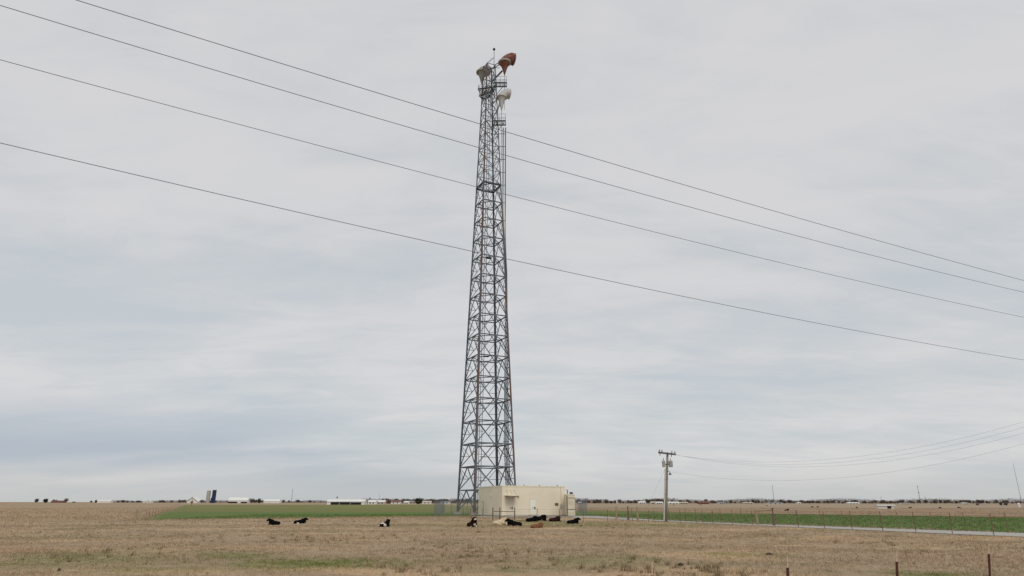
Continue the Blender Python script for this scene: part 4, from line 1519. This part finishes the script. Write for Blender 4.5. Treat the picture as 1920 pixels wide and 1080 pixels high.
for i, (x0, x1, yt, Yh, mw, mr, lb_) in enumerate((
        (1085, 1090, 941.0, 800, M_WHITE, M_WHITE, 'tiny white house right of the enclosure'),
        (1157, 1161, 939.6, 900, M_WHITE, M_WHITE, 'tiny white hut in the treeline left of the utility pole'),
        (1198, 1210.5, 940.2, 760, M_WHITE, M_WHITE, 'bright white house left of the utility pole'),
        (1221, 1229, 940.6, 770, M_WHITE, M_TAN, 'white house with tan roof left of the utility pole'),
        (1230, 1243, 941.0, 740, M_WHITE, M_WHITE, 'white low house immediately left of the utility pole'),
        (1253, 1273, 941.0, 730, M_WHITE, M_WHITE, 'long white house immediately right of the utility pole'),
        (1275, 1290, 941.5, 760, M_TAN, M_TAN, 'tan house right of the utility pole'),
        (1311, 1330, 940.3, 720, M_REDB, M_ROOFR, 'long dark red building right of the utility pole'),
        (1348, 1360, 941.2, 740, M_WHITE, M_ROOFG, 'white house with grey roof right of the dark red building'),
        (1394, 1412, 942.0, 740, M_TAN, M_TAN, 'tan house under the treeline, left of the thin mast'),
        (1439, 1468, 942.4, 720, M_WHITE, M_ROOFG, 'long pale building at the foot of the thin mast'),
        (1496, 1502, 942.3, 740, M_WHITE, M_WHITE, 'tiny white house under the treeline right of the thin mast'),
        (1591, 1611, 942.0, 690, M_WHITE, M_WHITE, 'bright white long roofed building under the right treeline'),
        (1688, 1706, 943.4, 700, M_WHITE, M_TAN, 'low pale building left of the short right mast'),
        (1806, 1816, 942.8, 690, M_WHITE, M_WHITE, 'white house under the far right treeline'))):
    gable('house', lb_, x0, x1, yt, Yh, 8, mw, mr, 0.58, T_, 'house', (), 0, None, 1 if x1 - x0 < 8 else 3)
gable('cattle_shelter', 'low pale cattle shelter with a dark doorway out in the right hand fields', 1645, 1674.5, 947.4, 232, 1.6, M_WHITE, M_WHITE, 0.9, None, 'shelter', ((0.58, 0.82, 0.78),))
tk = AT(1911, 949, 300)
tk.z = 0
tt_ = thing('water_tank', 'small white upright tank at the right edge of the fields', 'tank', tk)
MB().lathe((0, 0, 0), [(0.5, 0), (0.5, 1.5), (0.3, 1.75), (0.05, 1.8)], 14).build('drum', M_WHITE, tt_, smooth=False)
MB().tube((0, 0, 1.75), (0, 0, 1.95), 0.12).build('lid', M_DARK, tt_)

# sign standing in the wheat, in front of the gabled barn
sg = G(359, 948)
sgn = thing('field_sign', 'small red brown board on a post at the far left of the wheat', 'sign', (sg.x, sg.y, 0))
zt = AT(359, 940, sg.y).z
MB().box((0, 0, zt * 0.35), (0.25, 0.25, zt * 0.7)).build('post', M_WOOD, sgn)
MB().box((0, -0.1, zt * 0.8), (1.7, 0.12, zt * 0.42)).build('board', M_REDB, sgn)


# ------------------------------------------------------------------ far masts
def mast(label, px, ytop, Y, w, arms=(), group='far radio masts'):
    p = AT(px, 941, Y)
    h = AT(px, ytop, Y).z
    root = thing('radio_mast', label, 'mast', (p.x, Y, 0), 0, group)
    qb = MB()
    for k in range(3):
        a = 2 * math.pi * k / 3 + 0.4
        qb.tube((w * math.cos(a), w * math.sin(a), 0), (w * 0.45 * math.cos(a), w * 0.45 * math.sin(a), h), w * 0.30, w * 0.16, 4)
    n_ = 14
    for i in range(n_):
        for k in range(3):
            a, a2_ = 2 * math.pi * k / 3 + 0.4, 2 * math.pi * (k + 1) / 3 + 0.4
            s0, s1 = 1 - 0.55 * i / n_, 1 - 0.55 * (i + 1) / n_
            qb.tube((w * s0 * math.cos(a), w * s0 * math.sin(a), h * i / n_), (w * s1 * math.cos(a2_), w * s1 * math.sin(a2_), h * (i + 1) / n_), w * 0.12, n=3)
    qb.build('lattice', M_STEEL, root)
    for t in arms:
        MB().lathe((0, 0, h * t), [(w * 0.4, 0), (w * 2.0, 0.2), (w * 2.0, h * 0.035), (w * 0.4, h * 0.04)], 8).build('antenna_head', M_STEEL, root)
    return root


mast('thin grey radio mast rising over the middle of the right treeline', 1451.5, 909, 1500, 0.55)
mast('grey mast with two antenna heads over the right treeline', 1725.5, 912, 1200, 0.55, (0.60, 0.97))
mast('short thin mast right of the mast with antenna heads', 1736, 930, 1200, 0.45)
mast('tall faint radio mast at the right edge', 1915.5, 868, 1700, 0.60)
mast('thin mast on the left horizon right of the white barns', 546.5, 916, 1600, 0.75)
mast('short mast by the shelter in the right hand fields', 1653, 930, 1500, 0.45)
mast('faint short mast above the houses left of the tower', 711, 926.5, 1500, 0.4)


def yard_pole(px, ytop, Y, label):
    p = AT(px, 941, Y)
    h = AT(px, ytop, Y).z
    root = thing('light_pole', label, 'pole', (p.x, Y, 0), 0, 'far light poles')
    MB().tube((0, 0, 0), (0, 0, h * 0.8), 0.3, 0.2).build('post', M_WOOD, root)
    MB().box((0, 0, h * 0.88), (1.4, 0.8, h * 0.16)).build('lamp_head', M_STEEL_D, root)


yard_pole(631.5, 930.6, 800, 'far pole with a dark head behind the open front shed')
yard_pole(693, 932.6, 800, 'far pole with a dark head right of the open front shed')
yard_pole(1265, 934, 900, 'far pole with a dark flat head right of the utility pole')


# ------------------------------------------------------------------ far trees
def tree_proto(seed, evergreen=False):
    """unit tree, height 1: returns (trunk mesh builder, crown mesh builder)"""
    rr = random.Random(seed)
    tr2, cr = MB(), MB()
    tips = []

    def grow(p, d, ln, r, lev):
        e = p + d * ln
        tr2.tube(p, e, r, r * 0.6, 4, False)
        if lev == 0:
            tips.append((e, d))
            return
        k = rr.choice((3, 4)) if lev > 1 else 3
        for i in range(k):
            nd = (d * 0.75 + Vector((rr.uniform(-1, 1), rr.uniform(-1, 1), rr.uniform(-0.05, 0.75))) * 0.75).normalized()
            grow(p + d * ln * rr.uniform(0.6, 1.0), nd, ln * rr.uniform(0.62, 0.85), r * 0.55, lev - 1)

    grow(Vector((0, 0, 0)), Vector((rr.uniform(-0.05, 0.05), rr.uniform(-0.05, 0.05), 1)).normalized(), 0.26 if not evergreen else 0.16, 0.035, 3)
    nt_ = 17 if not evergreen else 26
    for (e, d) in tips:
        for i in range(nt_):
            if evergreen:
                c_ = e * rr.uniform(0.45, 1.1) + Vector((rr.gauss(0, 0.07), rr.gauss(0, 0.07), rr.gauss(0, 0.07)))
                s = rr.uniform(0.03, 0.06)
                a = Vector((rr.uniform(-1, 1), rr.uniform(-1, 1), rr.uniform(-1, 1))).normalized() * s
                b_ = a.orthogonal().normalized() * s * rr.uniform(0.5, 1)
                cr.add([c_ - a, c_ + b_, c_ + a, c_ - b_], [(0, 1, 2, 3)])
            else:
                dd_ = (d * 0.7 + Vector((rr.uniform(-1, 1), rr.uniform(-1, 1), rr.uniform(-0.3, 1)))).normalized()
                ln = rr.uniform(0.07, 0.2)
                st = Vector((e.x, e.y, e.z * rr.uniform(0.25, 1.0))) * rr.uniform(0.7, 1.0)
                w = dd_.orthogonal().normalized() * rr.uniform(0.014, 0.03)
                cr.add([st - w, st + w, st + dd_ * ln], [(0, 1, 2)])
    zm = max(v_[2] for v_ in cr.v)
    for q_ in (tr2, cr):
        q_.v = [(x / zm, y / zm, z / zm) for x, y, z in q_.v]
    return tr2, cr


PROTO = []
for s_ in range(6):
    t_, c_ = tree_proto(40 + s_)
    mt_, mc_ = bpy.data.meshes.new('trunk'), bpy.data.meshes.new('crown')
    mt_.from_pydata(t_.v, [], t_.f)
    mc_.from_pydata(c_.v, [], c_.f)
    mt_.materials.append(M_BARK)
    mc_.materials.append(M_TWIG if s_ % 3 else M_TWIG2)
    PROTO.append((mt_, mc_))
t_, c_ = tree_proto(91, True)
EV = []
for q_, nm, mm in ((t_, 'trunk', M_BARK), (c_, 'crown', M_LEAF)):
    me_ = bpy.data.meshes.new(nm)
    me_.from_pydata(q_.v, [], q_.f)
    me_.materials.append(mm)
    EV.append(me_)


def tree(px, Y, h, label, group, ever=False, wide=1.0, name='bare_tree'):
    p = AT(px, 941, Y)
    root = thing(name, label, 'tree', (p.x, Y, -0.1), rnd.uniform(0, 6.28), group)
    a, bq = (EV if ever else rnd.choice(PROTO))
    for me_, nm in ((a, 'trunk'), (bq, 'crown')):
        o = bpy.data.objects.new(nm, me_)
        C.objects.link(o)
        o.parent = root
        o.scale = (h * wide, h * wide, h)
    return root


def hpx(ytop, Y):
    return AT(960, ytop, Y).z


for (px, yt, w, lb_, ev) in ((67, 933.2, 1.3, 'leftmost round bare tree on the far left horizon', False), (85.5, 934.0, 1.2, 'dark round tree left of the red brown house', True), (103, 935.4, 1.2, 'small bare tree behind the red brown house', False),
                         (124, 932.0, 1.1, 'tall leaning bare tree right of the red brown house', False), (139, 940.0, 2.2, 'low bush on the far left horizon right of the red brown house', False), (171, 938.0, 1.3, 'small bare tree left of the white shed', False),
                         (180, 936.8, 0.9, 'dark upright tree beside the white shed at far left', True), (209.5, 937.0, 0.8, 'small dark tree at the right end of the white shed', True)):
    tree(px, 1850, hpx(yt, 1850), lb_, 'trees on the far left horizon', ev, w, 'bare_tree' if not ev else 'evergreen_tree')
tree(784.5, 720, hpx(932.0, 720), 'large round dark evergreen tree among the houses left of the tower', None, True, 1.15, 'evergreen_tree')
tree(471, 1240, hpx(932.5, 1240), 'bare tree at the right end of the long white barn', None, False, 1.3)
tree(478, 1230, hpx(935, 1230), 'lower bare tree right of the long white barn', None, False, 1.6)
tree(486, 1230, hpx(933.5, 1230), 'dark narrow tree between the two white barns', None, True, 0.7, 'evergreen_tree')
tree(377.5, 1290, hpx(936, 1290), 'bare tree between the gabled barn and the pale silo', None, False, 1.5)
tree(337, 1290, hpx(935.6, 1290), 'bare tree left of the gabled barn', None, False, 1.2)
for px_, yt_ in ((1877, 939.2), (1886, 939.6), (1832, 941.0)):
    tree(px_, 420, hpx(yt_, 420), 'bare spreading tree standing out in the fields at far right', 'bare trees in the right hand fields', False, 1.3)
L_ = 'bare grey brown tree of the far treeline right of the building'
for i in range(120):
    px_ = 1080 + 850 * (i + rnd.uniform(0.1, 0.9)) / 120
    Y_ = rnd.uniform(820, 1080)
    yt_ = 934.6 + rnd.uniform(-1.0, 4.0) + (1.6 if px_ > 1330 else 0)
    if rnd.random() < 0.1:
        yt_ -= 2.0
    tree(px_, Y_, hpx(yt_, Y_), L_, 'right treeline trees', False, rnd.uniform(1.1, 2.0))
L_ = 'bare grey brown tree of the far treeline between the sheds and the tower'
for i in range(34):
    px_ = 690 + 210 * (i + rnd.uniform(0.1, 0.9)) / 34
    Y_ = rnd.uniform(850, 1100)
    tree(px_, Y_, hpx(934.5 + rnd.uniform(-2.0, 3), Y_), L_, 'treeline trees left of the tower', False, rnd.uniform(1.1, 1.9))
L_ = 'bare grey tree of the faint treeline at the left of the picture'
for i in range(36):
    px_ = 212 + 420 * (i + rnd.uniform(0.1, 0.9)) / 36
    tree(px_, 1900, hpx(938.0 + rnd.uniform(-2.2, 1.4), 1900), L_, 'left treeline trees', False, rnd.uniform(1.2, 2.4))


# the dense wood behind, which reads as one mass
def wood(name, label, px0, px1, Y, ytop, seed):
    g = np.random.default_rng(seed)
    qb = MB()
    x0, x1 = AT(px0, 941, Y).x, AT(px1, 941, Y).x
    hmax = hpx(ytop, Y)
    n = int((x1 - x0) * 34)
    for i in range(n):
        x = g.uniform(x0, x1)
        env = 0.62 + 0.2 * math.sin(x * 0.045 + seed) + 0.18 * math.sin(x * 0.13 + 1) * math.sin(x * 0.31)
        z = hmax * env * g.uniform(0, 1) - 0.5
        y = Y + g.uniform(-40, 40)
        ln = g.uniform(0.6, 1.8)
        a = g.uniform(-0.9, 0.9)
        w = g.uniform(0.15, 0.4)
        qb.v += [(x - w, y, z), (x + w, y, z), (x + math.sin(a) * ln, y + g.uniform(-0.6, 0.6), z + math.cos(a) * ln)]
        k = len(qb.v)
        qb.f.append((k - 3, k - 2, k - 1))
    o = qb.build(name, M_TWIG)
    tag(o, label, 'wood', kind='stuff')


wood('distant_wood', 'dense far wood behind the right treeline', 1075, 1990, 1120, 933.0, 3)
wood('distant_wood', 'dense far wood behind the houses left of the tower', 680, 910, 1150, 933.5, 5)
wood('distant_wood', 'faint low far wood along the left horizon', 205, 690, 2000, 937.0, 8)

# ------------------------------------------------------------------ dung pats and weed clumps scattered in the pasture
for i, (px, py, s) in enumerate(((1443, 1042.5, 0.34), (1276, 1060, 0.22), (897, 1000.5, 0.30), (1090, 987.0, 0.22), (1150, 992, 0.25), (664, 979, 0.3), (110, 1072, 0.13), (850, 972.5, 0.4), (865, 970.8, 0.35))):
    p = G(px, py)
    p.z = gz(p.x, p.y)
    s *= 0.42
    ob = MB().lathe((0, 0, 0), [(s, -0.03), (s * 0.95, 0.05), (s * 0.6, 0.08), (s * 0.2, 0.10)], 11)
    ob.v = [(x * (1 + 0.2 * math.sin(7 * y + i)), y * (1 + 0.15 * math.cos(9 * x + i)), z) for x, y, z in ob.v]
    o = ob.build('dung_pat', M_SOILC if i not in (7, 8) else M_FENCE_D, None)
    o.location = p
    tag(o, 'small dark clod lying in the dry grass of the pasture', 'clod', 'clods in the pasture')

wx, wy = [], []
for (px, py, n_, sp) in ((1290, 1070, 24, 1.0), (1330, 1074, 20, 0.9), (1180, 1066, 16, 0.8), (600, 1012, 12, 1.2), (700, 1008, 12, 1.5), (150, 1045, 14, 1.4), (905, 1040, 16, 1.2), (860, 1030, 14, 1.2), (1000, 1046, 12, 1.2), (1655, 1020, 10, 1.2), (530, 1010, 12, 1.4), (760, 1068, 16, 1.0), (420, 1012, 10, 1.6), (250, 1030, 12, 1.5)):
    p = G(px, py)
    wx += list(p.x + nrg.normal(0, sp, n_))
    wy += list(p.y + nrg.normal(0, sp * 1.4, n_))
wx, wy = np.array(wx), np.array(wy)
m, nt, b, pos = nt_of('dead_weeds')
nt.links.new(n_mix(nt, n_map(nt, n_noise(nt, pos, 2.0), 0.4, 0.6), (0.29, 0.215, 0.135), (0.21, 0.175, 0.10)), b.inputs['Base Color'])
blades('dead_weeds', wx, wy, gzv(wx, wy), nrg.uniform(0.10, 0.26, len(wx)), np.full(len(wx), 0.016), 16, m, 'darker clumps of dead weeds scattered through the pasture', np.full(len(wx), 0.13))
